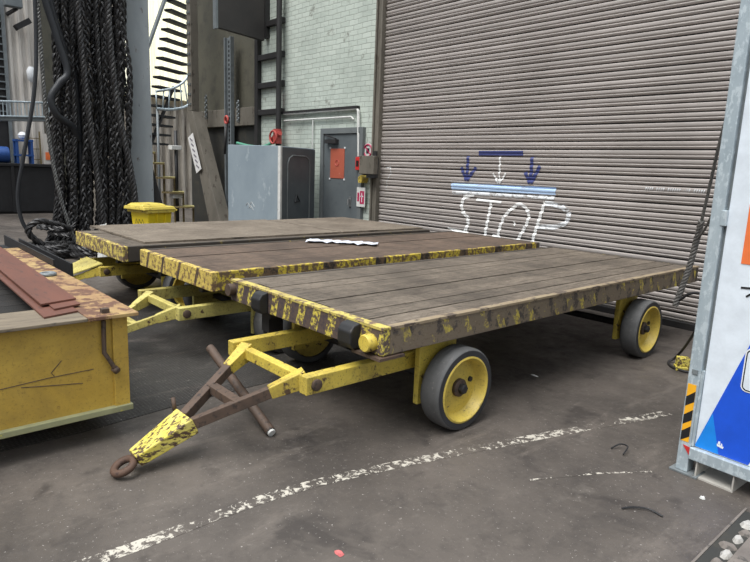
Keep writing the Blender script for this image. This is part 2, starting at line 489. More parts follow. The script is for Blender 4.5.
def resample(path, step):
    out = [path[0]]; acc = 0
    for a, b in zip(path, path[1:]):
        L = (b - a).length
        if L < 1e-6: continue
        t = step - acc
        while t <= L:
            out.append(a.lerp(b, t / L)); t += step
        acc = (acc + L) % step
    out.append(path[-1])
    return out

# ------------------------------------------------------------------ setting
WY = 6.80          # face of the brick wall
DY = 6.84          # face of the roller door
struct('floor', MB().box((-30, -8, -0.2), (8, 12, 0)), 'floor')
struct('trim_1', MB().prism([(-6.6, -1.2, 0.0), (-3.64, -1.2, 0.0), (-3.60, 0.95, 0.0), (-3.66, 1.55, 0.0), (-3.72, 3.4, 0.0), (-6.6, 3.4, 0.0)], (0, 0, 0.004)), 'floor_plate')
# painted line across the floor
def ribbon(pts, w, z):
    m = MB(); L = []; R_ = []
    for i, p in enumerate(pts):
        a = V3(pts[max(i - 1, 0)]); b = V3(pts[min(i + 1, len(pts) - 1)])
        d = (b - a).normalized(); s = V3((-d.y, d.x, 0))
        L.append(V3(p) + s * w / 2); R_.append(V3(p) - s * w / 2)
    m.prism([*L, *R_[::-1]], (0, 0, z))
    return m
struct('trim_2', ribbon(spline([(-2.45, -0.1, 0), (-2.34, 0.66, 0), (-2.30, 1.63, 0), (-1.985, 2.83, 0), (-1.56, 4.2, 0)], 6), 0.075, 0.0015), 'floor_line')
struct('trim_3', ribbon([V3((-1.62, 2.62, 0)), V3((-1.42, 3.0, 0)), V3((-1.25, 3.25, 0))], 0.014, 0.0015), 'floor_line')
# edge of the concrete apron at the lower right
struct('trim_4', MB().box((-0.782, -1.0, 0.0), (-0.772, 3.25, 0.006)).box((-0.68, -1.0, 0.0), (0.6, 3.2, 0.012)), 'kerb')
struct('trim_12', MB().box((-0.771, -1.0, 0.0), (-0.681, 3.22, 0.003)), 'dark_recess')

# brick wall, with the steel rails of the bay beside it
struct('wall_back', MB().box((-11.42, WY, 0), (-7.70, WY + 0.3, 6.6)), 'brick')
struct('wall_rear', MB().box((-14.9, WY + 0.12, 0), (-11.42, WY + 0.3, 6.6)), 'olive')
struct('trim_5', MB().box((-14.6, WY - 0.05, 2.42), (-11.35, WY + 0.14, 2.80)), 'riveted', bevel=0.01)
struct('wall_recess', MB().box((-14.8, WY + 0.04, 0), (-11.45, WY + 0.118, 2.42)), 'dark_recess')
m = MB()
for z in (4.36, 3.74, 3.19, 2.66):
    m.box((-11.38, WY - 0.09, z - 0.055), (-10.44, WY - 0.004, z + 0.055))
struct('trim_6', m, 'dark_steel', bevel=0.008)
struct('trim_7', MB().box((-11.45, WY - 0.10, 0), (-11.33, WY - 0.003, 6.4)), 'dark_steel', bevel=0.008)
# high conduit run over the personnel door
m = MB()
m.tube([(-10.40, WY - 0.05, 2.60), (-8.15, WY - 0.05, 2.60), (-8.10, WY - 0.05, 2.56), (-8.05, WY - 0.05, 1.80)], 0.026)
m.tube([(-10.40, WY - 0.045, 2.47), (-8.30, WY - 0.045, 2.47), (-8.22, WY - 0.045, 2.42)], 0.016)
m.tube([(-9.42, WY - 0.045, 2.47), (-9.42, WY - 0.045, 1.0)], 0.012)
struct('trim_8', m, 'white_dirty')
struct('trim_9', MB().box((-11.3, WY - 0.08, 2.60), (-8.12, WY - 0.004, 2.645)), 'dark_steel')
# guide channels of the roller door
m = MB()
m.box((-7.725, WY - 0.06, 0), (-7.69, WY + 0.02, 6.5)).box((-7.60, WY - 0.06, 0), (-7.565, WY + 0.10, 6.5)).box((-7.69, WY - 0.03, 0), (-7.60, WY + 0.02, 6.5))
struct('trim_10', m, 'riveted', bevel=0.006)

# roller door: hollow convex slats
PITCH = 0.098
PROF = [(-0.02, 0.0), (0.004, 0.002), (0.012, 0.012), (0.015, 0.026), (0.010, 0.036), (0.011, 0.04), (0.019, 0.052), (0.022, 0.07), (0.019, 0.086), (0.008, 0.094), (-0.02, 0.096)]
PROF = [(d, z * 0.9) for d, z in PROF]
SLATS = 64
def slat_gap(i): return 0.009 if i % 3 == 1 else 0.001
door = bpy.data.objects.new('door_1', None); COL.objects.link(door); door['kind'] = 'structure'
tag(door, 'grey roller shutter door of ribbed slats sprayed with STOP', 'roller door')
m = MB()
for i in range(SLATS):
    z0 = 0.07 + i * PITCH
    prof = [(d, z0 + (z * 0.94 if i % 3 == 1 else z) + (slat_gap(i) * 0.5)) for d, z in PROF]
    wob = random.uniform(-0.002, 0.003)
    A = [m._v((-7.564, DY - d - wob, z)) for d, z in prof]
    B = [m._v((3.2, DY - d - wob, z)) for d, z in prof]
    for j in range(len(A) - 1):
        m._f([A[j], B[j], B[j + 1], A[j + 1]], 5 > j > 0 or 9 > j > 5)
m.build('slat_curtain', 'slat', door)
MB().box((-7.564, DY + 0.012, 0.05), (3.2, DY + 0.03, 6.5)).build('backing_sheet', 'dark_steel', door)
MB().box((-7.564, DY - 0.05, 0.0), (3.2, DY + 0.02, 0.075)).build('bottom_rail', 'dark_steel', door, bevel=0.005)
def door_y(z):
    i = int((z - 0.07) // PITCH); q = (z - 0.07) - i * PITCH
    for (d0, z0), (d1, z1) in zip(PROF, PROF[1:]):
        if z0 <= q <= z1 and z1 > z0:
            d = d0 + (d1 - d0) * (q - z0) / (z1 - z0)
            return DY - max(d, 0.0) - 0.006
    return DY - 0.003
def stroke(mb, pts, w):
    """a sprayed stroke that follows the ribs of the door"""
    path = []
    for a, b in zip(pts, pts[1:]):
        n = max(2, int(math.hypot(b[0] - a[0], b[1] - a[1]) / 0.012))
        path += [(a[0] + (b[0] - a[0]) * k / n, a[1] + (b[1] - a[1]) * k / n) for k in range(n)]
    path.append(pts[-1])
    prev = None
    for i, (x, z) in enumerate(path):
        a = path[max(i - 1, 0)]; b = path[min(i + 1, len(path) - 1)]
        L = math.hypot(b[0] - a[0], b[1] - a[1]) or 1
        sx, sz = -(b[1] - a[1]) / L, (b[0] - a[0]) / L
        K = 1 if abs(sz) < 0.4 else max(2, int(w / 0.01))
        row = []
        for k in range(K + 1):
            t = (k / K - 0.5) * w
            row.append(mb._v((x + sx * t, door_y(z + sz * t), z + sz * t)))
        if prev and len(prev) == len(row):
            for k in range(K):
                mb._f([prev[k], prev[k + 1], row[k + 1], row[k]])
        prev = row
m = MB(); stroke(m, [(-5.505, 1.872), (-4.763, 1.876)], 0.065)
for s in ([(-5.696, 1.83), (-5.693, 1.504)], [(-5.811, 1.672), (-5.7, 1.487)], [(-5.54, 1.678), (-5.691, 1.487)],
          [(-4.62, 1.83), (-4.614, 1.498)], [(-4.709, 1.635), (-4.62, 1.491)], [(-4.49, 1.717), (-4.606, 1.492)]):
    stroke(m, s, 0.05)
m.build('sprayed_arrows', 'spray_blue', door, 'two dark blue sprayed arrows under a blue bar')
m = MB(); stroke(m, [(-5.981, 1.385), (-4.229, 1.41)], 0.095)
m.build('sprayed_band', 'spray_sky', door, 'pale blue sprayed band')
m = MB()
for s in ([(-5.135, 1.826), (-5.117, 1.493)], [(-5.229, 1.604), (-5.135, 1.47)], [(-5.015, 1.61), (-5.115, 1.47)]): stroke(m, s, 0.026)
stroke(m, [(-5.542, 1.296), (-5.716, 1.245), (-5.765, 1.137), (-5.734, 1.034), (-5.621, 0.948), (-5.613, 0.854), (-5.673, 0.741)], 0.055)
stroke(m, [(-6.002, 0.765), (-5.604, 0.73)], 0.035)
stroke(m, [(-5.492, 1.224), (-5.05, 1.212)], 0.03)
for s in ([(-5.226, 1.207), (-5.263, 0.97), (-5.304, 0.711)], [(-4.81, 1.186), (-4.90, 1.12), (-4.992, 1.026), (-5.051, 0.872), (-5.078, 0.719)], [(-5.171, 0.742), (-5.024, 0.718)],
          [(-4.811, 1.196), (-4.74, 1.21), (-4.677, 1.186), (-4.61, 1.12), (-4.592, 1.05), (-4.632, 0.928), (-4.746, 0.722)], [(-4.823, 0.714), (-4.707, 0.717)],
          [(-4.372, 1.263), (-4.424, 1.073), (-4.517, 0.716)]):
    stroke(m, s, 0.044)
stroke(m, [(-4.829, 0.975), (-4.803, 0.912)], 0.02)
m.build('sprayed_word', 'spray_white', door, 'white sprayed word STOP under a white arrow')
m = MB()
stroke(m, [(-5.951, 1.30), (-5.4, 1.31), (-4.822, 1.31), (-4.238, 1.325)], 0.05)
stroke(m, [(-4.371, 1.248), (-4.25, 1.245), (-4.124, 1.219), (-4.03, 1.17), (-4.007, 1.10), (-4.051, 1.014), (-4.197, 0.955), (-4.446, 0.94)], 0.06)
for s in ([(-7.426, 1.621), (-7.324, 1.647), (-7.302, 1.538), (-7.388, 1.431), (-7.404, 1.255)],): stroke(m, s, 0.014)
x = -3.09
for wl in (4, 4, 6, 3, 5):
    for k in range(wl):
        stroke(m, [(x, 1.48), (x + 0.012, 1.515)], 0.012); x += 0.024
    x += 0.028
m.build('faint_scrawl', 'spray_thin', door, 'thin faded white overspray and scrawl')

# personnel door in the brick wall
pd = bpy.data.objects.new('door_2', None); COL.objects.link(pd); pd['kind'] = 'structure'
pd.location = (-8.545, WY, 0)
tag(pd, 'grey steel personnel door with an orange red plate beside the locker', 'door')
w2, ht = 0.60, 2.29
MB().box((-w2, -0.07, 0), (-w2 + 0.09, 0.02, ht)).box((w2 - 0.09, -0.07, 0), (w2, 0.02, ht)).box((-w2 + 0.09, -0.07, ht - 0.10), (w2 - 0.09, 0.02, ht)).build('door_frame', 'frame_grey', pd, bevel=0.005)
MB().box((-w2 + 0.095, -0.045, 0.02), (w2 - 0.095, -0.005, ht - 0.105)).build('door_leaf', 'door_grey', pd, bevel=0.004)
m = MB().box((-0.40, -0.12, 2.02), (-0.08, -0.045, 2.09)); m.bar((-0.10, -0.10, 2.10), (-0.42, -0.09, 2.17), 0.03, 0.02)
m.build('door_closer', 'dark_steel', pd)
pl = MB().box((-0.30, -0.053, 1.41), (0.10, -0.046, 1.93)).build('sign_plate', 'sign_red', pd, 'faded orange red plate')
m = MB()
for sx in (-0.31, 0.11):
    for sz in (1.395, 1.945): m.cbox((sx, -0.052, sz), (0.03, 0.012, 0.03))
m.build('plate_tab', 'white', pl)
m = MB(); m.tube([(-0.10 + 0.05 * math.cos(t), -0.054, 1.68 + 0.05 * math.sin(t)) for t in [2 * PI * k / 16 for k in range(16)]], 0.007, 6, True)
m.build('faint_emblem', 'red_dull', pl)
m = MB().box((0.27, -0.06, 0.93), (0.32, -0.045, 1.10)); m.tube([(0.295, -0.06, 1.06), (0.295, -0.10, 1.06), (0.295, -0.10, 0.96)], 0.012)
m.build('door_handle', 'chrome', pd)

# far left enclosing walls
def corrug(x, y0, y1, z0, z1, pitch=0.16, amp=0.03):
    m = MB(); n = int((y1 - y0) / pitch * 4); A = []; B = []; 
    for i in range(n + 1):
        y = y0 + (y1 - y0) * i / n; d = amp * (1 if i % 4 in (1, 2) else -1)
        A.append(m._v((x + d, y, z0))); B.append(m._v((x + d, y, z1)))
    for i in range(n): m._f([A[i], A[i + 1], B[i + 1], B[i]])
    return m
struct('wall_left', corrug(-20, 5.7, 11.5, 0, 9, 0.26, 0.06), 'corrugated')
struct('wall_end', corrug(-20, 3.9, 4.75, 0, 9, 0.22, 0.03), 'cladding')
struct('wall_bay', MB().box((-20.1, 4.76, 0), (-19.9, 5.72, 9)), 'olive')
struct('window_1', corrug(-19.86, 7.0, 11.0, 3.6, 8.6, 0.26, 0.06), 'skylight')
m = MB().box((-20.2, -6, 0), (-20.05, 3.9, 9))
struct('wall_louvre', m, 'dark_steel')
m = MB()
for k in range(30):
    z = 2.6 + k * 0.2
    m.cbox((-20.0, 2.5, z), (0.05, 2.6, 0.035))
m.box((-20.02, 3.80, 0), (-19.94, 3.88, 9))
struct('trim_11', m, 'galv_dull')

# ------------------------------------------------------------------ carts
def wheel(parent, x, y, R, side, width=0.155):
    """side: +1 when the outer face looks to +x"""
    s = side
    prof = [(R * 0.81, -width), (R * 0.93, -width), (R * 0.985, -width + 0.012), (R, -width + 0.03), (R, -0.022), (R * 0.985, -0.008), (R * 0.955, 0), (R * 0.81, 0)]
    w = MB().lathe([(r, a * s) for r, a in prof], (x, y, R), n=48, ring_shape=True).build('wheel', 'rubber', parent)
    side_ = MB().lathe([(r, a * s) for r, a in ((R * 0.80, 0.0015), (R * 0.945, 0.0015), (R * 0.945, -0.004), (R * 0.80, -0.004))], (x, y, R), n=48, ring_shape=True)
    side_.build('tyre_wall', 'rubber_side', w, 'dark tyre side wall')
    rim = [(0.01, -width * 0.9), (R * 0.79, -width * 0.9), (R * 0.815, 0.002), (R * 0.77, 0.006), (R * 0.735, -0.004), (R * 0.70, -0.062), (R * 0.66, -0.072), (R * 0.30, -0.066), (0.01, -0.066)]
    MB().lathe([(r, a * s) for r, a in rim], (x, y, R), n=48).build('rim', 'yellow_wheel', w)
    MB().lathe([(0.058, -0.07 * s), (0.058, -0.045 * s), (0.046, -0.038 * s), (0.001, -0.038 * s)], (x, y, R), n=24).build('hub', 'rust', w)
    m = MB().lathe([(0.034, -0.045 * s), (0.034, -0.012 * s), (0.026, -0.006 * s), (0.001, -0.006 * s)], (x, y, R), n=6)
    m.build('hub_nut', 'dark_steel', w)
    m = MB(); m.lathe([(0.017, -0.07 * s), (0.017, -0.055 * s), (0.001, -0.055 * s)], (x + 0, y + R * 0.42, R + R * 0.12), n=10)
    m.build('valve', 'dark_steel', w)
    return w

def deck_planks(m, x0, x1, y0, y1, z, th, n, stagger):
    w = (x1 - x0) / n
    for i in range(n):
        a = x0 + i * w + 0.0045; b = x0 + (i + 1) * w - 0.0045
        f = y0 + (random.uniform(0, 0.05) if stagger else 0)
        dz = random.uniform(-0.003, 0.003)
        m.box((a, f, z - th + dz), (b, y1, z + dz))

def make_cart(label, xc, W, y0, y1, ztop, mats, arms, R=0.265, band=0.155, n_planks=8, stagger=False, wheels_y=(0.69, 3.25), label_hitch='', tow=None, cover=False):
    """origin on the floor under the middle of the deck's front edge; +y runs towards the wall"""
    L = y1 - y0
    t = thing('platform_cart', label, 'platform cart', (xc, y0, 0), 0, 'platform carts parked side by side')
    h = W / 2; zb = ztop - band
    MB().box((-h, 0, zb), (h, 0.055, ztop)).build('front_rail', mats['front'], t, bevel=0.006)
    MB().box((-h, L - 0.055, zb), (h, L, ztop)).build('rear_rail', 'haz_far_side', t, bevel=0.006)
    for s in (-1, 1):
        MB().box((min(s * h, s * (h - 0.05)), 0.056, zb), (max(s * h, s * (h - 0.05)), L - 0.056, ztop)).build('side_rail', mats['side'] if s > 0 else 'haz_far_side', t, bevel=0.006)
    m = MB(); deck_planks(m, -h + 0.052, h - 0.052, 0.058, L - 0.058, ztop - 0.004, 0.045, n_planks, stagger)
    m.build('deck_boards', mats['deck'], t)
    # underframe
    for x in (-0.42, 0.42):
        MB().box((x - 0.035, 0.06, zb - 0.06), (x + 0.035, L - 0.06, zb + 0.10)).build('chassis_beam', 'dark_steel', t)
    for k in range(6):
        y = 0.12 + (L - 0.3) * k / 5
        MB().box((-h + 0.05, y, zb + 0.02), (h - 0.05, y + 0.05, zb + 0.10)).build('cross_member', 'dark_steel', t)
    xo = h + 0.04                                   # outer face of the wheels
    for wy in wheels_y:
        MB().tube([(-xo + 0.14, wy, R), (xo - 0.14, wy, R)], 0.032, 12).build('axle', 'dark_steel', t)
        for s in (-1, 1):
            wheel(t, s * xo, wy, R, s)
            xb = s * (xo - 0.205)
            MB().box((xb - 0.02, wy - 0.24, R - 0.10), (xb + 0.02, wy + 0.10, zb - 0.005)).build('axle_bracket', mats['frame'], t, bevel=0.004)
        MB().lathe([(0.30, zb - 0.06), (0.30, zb - 0.02), (0.26, zb)], (0, wy, 0), 'z', 28).build('turntable', 'dark_steel', t)
    # steering frame with its two arms
    ax0, ax1, ya, za = arms
    for x in (ax0, ax1):
        a = MB().box((x - 0.035, ya, za - 0.052), (x + 0.035, wheels_y[0] - 0.05, za + 0.052)).build('drawbar_arm', mats['frame'], t, bevel=0.005)
        s = 1 if x > 0 else -1
        m = MB().lathe([(0.034, 0.0), (0.034, 0.012), (0.026, 0.016), (0.001, 0.016)], (x + 0.035, ya + 0.065, za), 'x', 12)
        m.build('pivot_bolt', 'rust', a)
    MB().box((ax0, wheels_y[0] - 0.09, za - 0.05), (ax1, wheels_y[0] - 0.01, za + 0.05)).build('frame_cross_bar', mats['frame'], t)
    MB().bar((ax0 + 0.035, ya + 0.05, za + 0.0), (ax1 - 0.035, ya + 0.05, za + 0.0), 0.06, 0.065).build('pivot_tube', mats['frame'], t, bevel=0.005)
    # towing A-frame sloping down to the floor
    hx, hy, hz = tow
    d = bpy.data.objects
    yoke_end = V3((hx, hy, hz))
    mid = V3(((ax0 + ax1) / 2, ya, za))
    dirv = (mid - yoke_end)
    yk = yoke_end + dirv * 0.10
    yk2 = yoke_end + dirv * 0.44
    for x, sg in ((ax0 + 0.085, -1), (ax1 - 0.085, 1)):
        top = V3((x, ya + 0.05, za))
        side = V3((sg * 0.055, 0, 0))
        kn = top.lerp(yk2 + side, 0.30)
        lg = MB().bar(yk2 + side, top, 0.05, 0.06).build('tow_leg', mats['leg'], t, bevel=0.004)
        MB().bar(kn, top + V3((0, 0.03, 0.006)), 0.056, 0.07, 0.085, 0.105).build('knuckle_plate', mats['frame'], lg, 'yellow knuckle plate', bevel=0.005)
    if cover:
        MB().prism([(ax0 + 0.05, ya + 0.05, za + 0.07), (ax1 - 0.05, ya + 0.05, za + 0.07), yk2 + V3((0.16, 0.05, 0.08)), yk2 + V3((-0.16, 0.05, 0.08))], (0, 0, 0.012)).build('cover_plate', 'yellow_pale', t, 'pale yellow cover plate')
    q = 0.42
    c0 = (yk2 + V3((-0.055, 0, 0))).lerp(V3((ax0 + 0.085, ya + 0.05, za)), q); c1 = (yk2 + V3((0.055, 0, 0))).lerp(V3((ax1 - 0.085, ya + 0.05, za)), q)
    MB().bar(c0, c1, 0.06, 0.05).build('cross_brace', mats['leg'], t, bevel=0.004)
    MB().bar(yk, yk2, 0.105, 0.07, 0.19, 0.10).build('yoke', 'yellow_worn', t, 'scraped yellow and black yoke', bevel=0.008)
    e = yoke_end; dd = (yk - yoke_end).normalized()
    m = MB(); up = V3((0, 0, 1)); sd = dd.cross(up).normalized(); un = sd.cross(dd)
    cen = e + dd * 0.03
    m.tube([cen + (dd * math.cos(a) + sd * math.sin(a)) * 0.052 for a in [2 * PI * k / 24 for k in range(24)]], 0.02, 10, True)
    m.bar(cen + dd * 0.06, yk + dd * 0.02, 0.055, 0.045)
    m.build('tow_eye', 'rust_red', t)
    return t, yk, yk2

# nearest cart
front_mats = dict(front='haz_front', side='haz_side', deck='boards_grey', frame='yellow', leg='rust')
XC, Y0 = -3.135, 2.13
cart, yk, yk2 = make_cart('nearest grey planked flat cart, hazard striped front, rusty brown towing frame on the floor', XC, 1.69, Y0, 6.46, 0.752, front_mats,
    (-0.235, 0.575, -0.33, 0.425), n_planks=9, stagger=True, tow=(0.185, -1.19, 0.04))
MB().box((-0.845, -0.004, 0.742), (0.845, 0.058, 0.757)).build('edge_strip', worn('scuffed_pale_yellow', sr(200, 184, 96), sr(170, 152, 92), sr(112, 92, 76), 0.4, 6, 14, 0.6), cart, 'scuffed pale yellow edge strip')
MB().box((0.80, 0.06, 0.742), (0.85, 4.32, 0.758)).build('edge_strip', worn('tan_edge', sr(150, 134, 108), sr(128, 112, 92), sr(84, 72, 62), 0.35, 5, 13, 0.7, stretch=(1, 0.5, 1)), cart, 'scuffed tan edge strip')
for x, wd in ((-0.37, 0.11), (0.60, 0.12)):
    m = MB().prism([(x - wd / 2, 0, 0.745), (x + wd / 2, 0, 0.745), (x + wd / 2, -0.03, 0.74), (x + wd / 2, -0.07, 0.70), (x + wd / 2, -0.07, 0.63), (x + wd / 2, 0, 0.60), (x - wd / 2, 0, 0.60), (x - wd / 2, -0.07, 0.63), (x - wd / 2, -0.07, 0.70), (x - wd / 2, -0.03, 0.74)][:0] or [(x - wd / 2, 0, 0.748), (x - wd / 2, -0.05, 0.735), (x - wd / 2, -0.075, 0.70), (x - wd / 2, -0.075, 0.63), (x - wd / 2, -0.05, 0.60), (x - wd / 2, 0, 0.60)], (wd, 0, 0))
    m.build('bumper', 'black_steel', cart, 'black bumper block', bevel=0.008)
for x, mat in ((0.755, 'yellow'),):
    MB().lathe([(0.05, 0.0), (0.05, -0.05), (0.044, -0.058), (0.001, -0.058)], (x, 0, 0.66), 'y', 20).build('buffer_stub', mat, cart)
MB().tube([(-0.80, 0.03, 0.685), (-0.80, -0.05, 0.685)], 0.045, 14).build('buffer_stub', 'rust', cart, 'rusty buffer stub', bevel=0)
MB().box((0.62, -0.03, 0.575), (0.86, 0.16, 0.592)).build('corner_plate', 'rust', cart, 'rusty plate under the corner')
MB().box((-0.60, 0.12, 0.40), (-0.50, 0.24, 0.60)).build('hanger_bracket', 'dark_steel', cart)
m = MB().tube([(-0.525, -0.33, 0.36), (0.235, -0.32, 0.028)], 0.030, 12)
rod = m.build('prop_rod', 'rust', cart, 'rusty brown prop rod')
MB().tube([(0.2355, -0.32, 0.0278), (0.250, -0.32, 0.0215)], 0.024, 12).build('rod_tip', 'white_dirty', rod)
m = MB().tube([V3(yk2) + V3((-0.10, -0.03, 0.03)), V3(yk2) + V3((-0.12, -0.03, 0.10))], 0.012, 8)
m.build('lock_pin', 'rust', cart)

# middle cart
mid_mats = dict(front='haz_mid_front', side='haz_mid_side', deck='boards_brown', frame='yellow_pale', leg='yellow_pale')
cart2, _, _ = make_cart('flat cart with brown boards in the middle of the row, black banded yellow front', -4.99, 1.48, 2.11, 6.60, 0.762, mid_mats,
    (-0.33, 0.48, -0.17, 0.40), n_planks=5, tow=(0.1, -1.0, 0.05))
# far cart
far_mats = dict(front='haz_far_front', side='haz_far_side', deck='boards_grey', frame='yellow', leg='yellow')
cart3, _, _ = make_cart('flat cart farthest from the camera carrying pale plywood sheets, scuffed yellow front', -6.805, 1.56, 2.05, 6.46, 0.752, far_mats,
    (-0.55, 0.10, -0.02, 0.40), n_planks=6, tow=(-0.45, -0.8, 0.05), cover=True)
for i, (ya, yb, lb) in enumerate(((2.32, 4.9, 'front weathered plywood sheet on the farthest cart, nearest the wire rope slings'), (4.92, 6.44, 'rear weathered plywood sheet on the farthest cart, nearest the locker'))):
    sh = MB((-6.9, (ya + yb) / 2, 0.754)).prism([(-7.95, ya, 0.753), (-6.16, ya, 0.753), (-6.16, yb, 0.753), (-8.05, yb, 0.753)], (0, 0, 0.018)).build('plywood_sheet', 'plywood')
    sh.location = (-6.9, (ya + yb) / 2, 0.754)
    tag(sh, lb, 'plywood sheet', 'plywood sheets on the farthest cart')
# crumpled white plastic on the middle cart
m = MB((-5.2, 4.2, 0.76)); N = 16; g = []
for i in range(N + 1):
    row = []
    for j in range(5):
        t = i / N; a = V3((-5.57, 3.95, 0)).lerp(V3((-4.96, 4.47, 0)), t); s = V3((-0.62, 0.75, 0))
        row.append(m._v(a + s * (j - 2) * (0.05 + 0.015 * math.sin(i * 1.7)) + V3((0, 0, 0.764 + abs(math.sin(i * 1.3 + j * 2.1)) * 0.022))))
    g.append(row)
for i in range(N):
    for j in range(4): m._f([g[i][j], g[i + 1][j], g[i + 1][j + 1], g[i][j + 1]])
o = m.build('plastic_sheet', 'plastic_sheet'); o.location = (-5.2, 4.2, 0.76)
o.modifiers.new('thick', 'SOLIDIFY').thickness = 0.002
tag(o, 'crumpled white plastic strip lying on the brown boards of the middle cart', 'plastic sheet')

# ------------------------------------------------------------------ yellow steel trailer at the left edge
T4 = thing('steel_trailer', 'low yellow steel trailer with rusty top frame and open dark bed at the picture edge', 'trailer', (-3.42, 0.2, 0))
def t4(x, y, z): return (x, y, z)
X1 = 0.0; YB = 0.99; YF = -0.75; XE = -2.95
MB().box((-0.02, YF, 0.20), (0.0, YB - 0.032, 0.725)).build('end_panel', 'yellow_panel', T4)
MB().box((-0.05, YB - 0.105, 0.17), (0.018, YB - 0.021, 0.728)).build('corner_post', 'yellow_panel', T4, bevel=0.004)
MB().box((-0.09, YF, 0.165), (0.035, YB - 0.01, 0.20)).build('bottom_flange', worn('dull_olive_flange', sr(148, 148, 112), sr(130, 130, 98), sr(180, 170, 80), 0.15, 5, 14, 0.6), T4, 'dull olive bottom flange', bevel=0.004)
MB().box((XE, YB - 0.24, 0.728), (0.06, YB + 0.03, 0.75)).build('top_plate', worn('rusty_yellow_plate', sr(172, 146, 96), sr(136, 100, 74), sr(100, 70, 54), 0.46, 3, 10, 0.65, stretch=(1, 1, 1)), T4, 'rusty yellow top plate', bevel=0.004)
MB().box((-0.30, YF, 0.729), (0.06, YB - 0.242, 0.748)).build('end_plank', 'timber_grey', T4, 'weathered grey end plank', bevel=0.004)
m = MB(); deck_planks(m, XE, -0.302, YF, YB - 0.245, 0.66, 0.04, 14, False); m.build('bed_boards', 'boards_dark', T4)
MB().box((XE, YB - 0.02, 0.20), (-0.05, YB + 0.0, 0.727)).build('side_panel', 'yellow_panel', T4)
MB().box((-3.6, YB + 0.032, 0.66), (-1.75, YB + 0.045, 0.80)).box((-3.6, YB + 0.16, 0.60), (-1.75, YB + 0.175, 0.76)).box((-3.6, YB + 0.045, 0.60), (-1.75, YB + 0.16, 0.612)).box((-3.6, YB - 0.02, 0.66), (-2.96, YB + 0.032, 0.70)).build('side_channel', 'black_steel', T4, 'black steel side channel')
for i, (xe, ya, yb_, z) in enumerate(((-0.05, 0.56, 0.745, 0.749), (-0.17, 0.64, 0.79, 0.760), (-0.28, 0.60, 0.80, 0.771))):
    s = MB((-1.5, 0.6, 0)).prism([(xe, ya, z), (xe - 0.06, yb_, z), (-3.0, yb_ + 0.06, z), (-3.0, ya + 0.06, z)], (0, 0, 0.010)).build('steel_strip', 'primer')
    s.location = (-3.42 - 1.5, 0.2 + 0.6, 0)
    tag(s, ('lowest red brown flat steel bar on the yellow trailer, reaching closest to its end', 'middle red brown flat steel bar of the three on the yellow trailer', 'uppermost red brown flat steel bar on the yellow trailer')[i], 'steel bar', 'red brown flat bars on the trailer')
m = MB().tube([(0.016, 0.84, 0.715), (0.022, 0.835, 0.60), (0.02, 0.835, 0.53), (0.035, 0.86, 0.48), (0.03, 0.885, 0.43)], 0.013, 8)
m.build('hanging_hook', 'rust', T4, 'rusty bent hook rod')
MB().tube([(0.03, 0.88, 0.435), (0.03, 0.90, 0.41)], 0.02, 8).build('hook_nut', 'rust', T4)
m = MB()
for pts in ([(0.001, 0.18, 0.41), (0.001, 0.55, 0.435), (0.001, 0.78, 0.44)], [(0.001, 0.42, 0.41), (0.001, 0.6, 0.385), (0.001, 0.72, 0.37)], [(0.001, 0.62, 0.52), (0.001, 0.565, 0.46), (0.001, 0.58, 0.44)]):
    m.tube(pts, 0.0022, 5)
m.build('scratch_mark', 'rust', T4, 'rusty scratches')
m = MB(); m.tube([V3((-1.34 + 0.045 * math.cos(t), 0.886 + 0.045 * math.sin(t), 0.762)) for t in [2 * PI * k / 18 for k in range(18)]], 0.014, 8, True)
m.build('lashing_ring', 'galv_dull', T4, 'grey lashing ring')
MB().box((-0.04, 0.84, 0.75), (0.0, 0.88, 0.775)).build('bolt_head', 'rust', T4)
for x in (-0.5, -2.4):
    for y in (-0.5, 0.6):
        MB().lathe([(0.10, -0.04), (0.10, 0.04)], (x, y, 0.10), 'x', 24).build('wheel', 'rubber_side', T4)
        MB().box((x - 0.06, y - 0.03, 0.10), (x - 0.042, y + 0.03, 0.62)).box((x + 0.042, y - 0.03, 0.10), (x + 0.06, y + 0.03, 0.62)).build('wheel_bracket', 'dark_steel', T4)

# ------------------------------------------------------------------ welfare unit on the right
th = math.radians(-3)
UN = thing('storage_unit', 'white panelled storage unit in a galvanised frame with blue and orange graphics', 'storage unit', (-1.178, 3.38, 0), th)
Hh = 2.95; DP = 1.2; WD = 2.4
for x, y in ((0, 0), (WD - 0.08, 0), (0, DP - 0.08), (WD - 0.08, DP - 0.08)):
    p = MB().box((x, y, 0.012), (x + 0.064, y + 0.08, Hh)).build('corner_post', 'galv', UN, bevel=0.005)
    MB().box((x - 0.025, y - 0.02, 0), (x + 0.125, y + 0.10, 0.012)).build('foot_plate', 'galv_dull', p, bevel=0.002)
for y in (0.0, DP - 0.08):
    MB().box((0.065, y - 0.012, 0.097), (WD - 0.081, y + 0.07, 0.165)).build('bottom_rail', 'galv', UN, bevel=0.005)
    MB().box((0.065, y, Hh - 0.12), (WD - 0.081, y + 0.08, Hh)).build('top_rail', 'galv', UN, bevel=0.005)
for x in (0.0, WD - 0.08):
    for z0, z1 in ((0.097, 0.165), (Hh - 0.12, Hh)):
        MB().box((x, 0.081, z0), (x + 0.064, DP - 0.081, z1)).build('side_rail', 'galv', UN, bevel=0.005)
MB().box((0.079, 0.018, 0.167), (WD - 0.1, 0.05, Hh - 0.13)).build('front_panel', 'white_panel', UN, bevel=0.003)
MB().box((0.0645, 0.03, 0.167), (0.0785, 0.055, 1.38)).box((0.0645, 0.03, 1.46), (0.0785, 0.055, Hh - 0.13)).build('shadow_strip', 'galv_dull', UN, 'darker grey strip standing in for the shaded gap')  # duller grey paints in the shade of the gap between post and panel
MB().box((0.052, -0.004, 1.38), (0.080, 0.03, 1.46)).build('hinge_block', 'galv', UN, bevel=0.003)
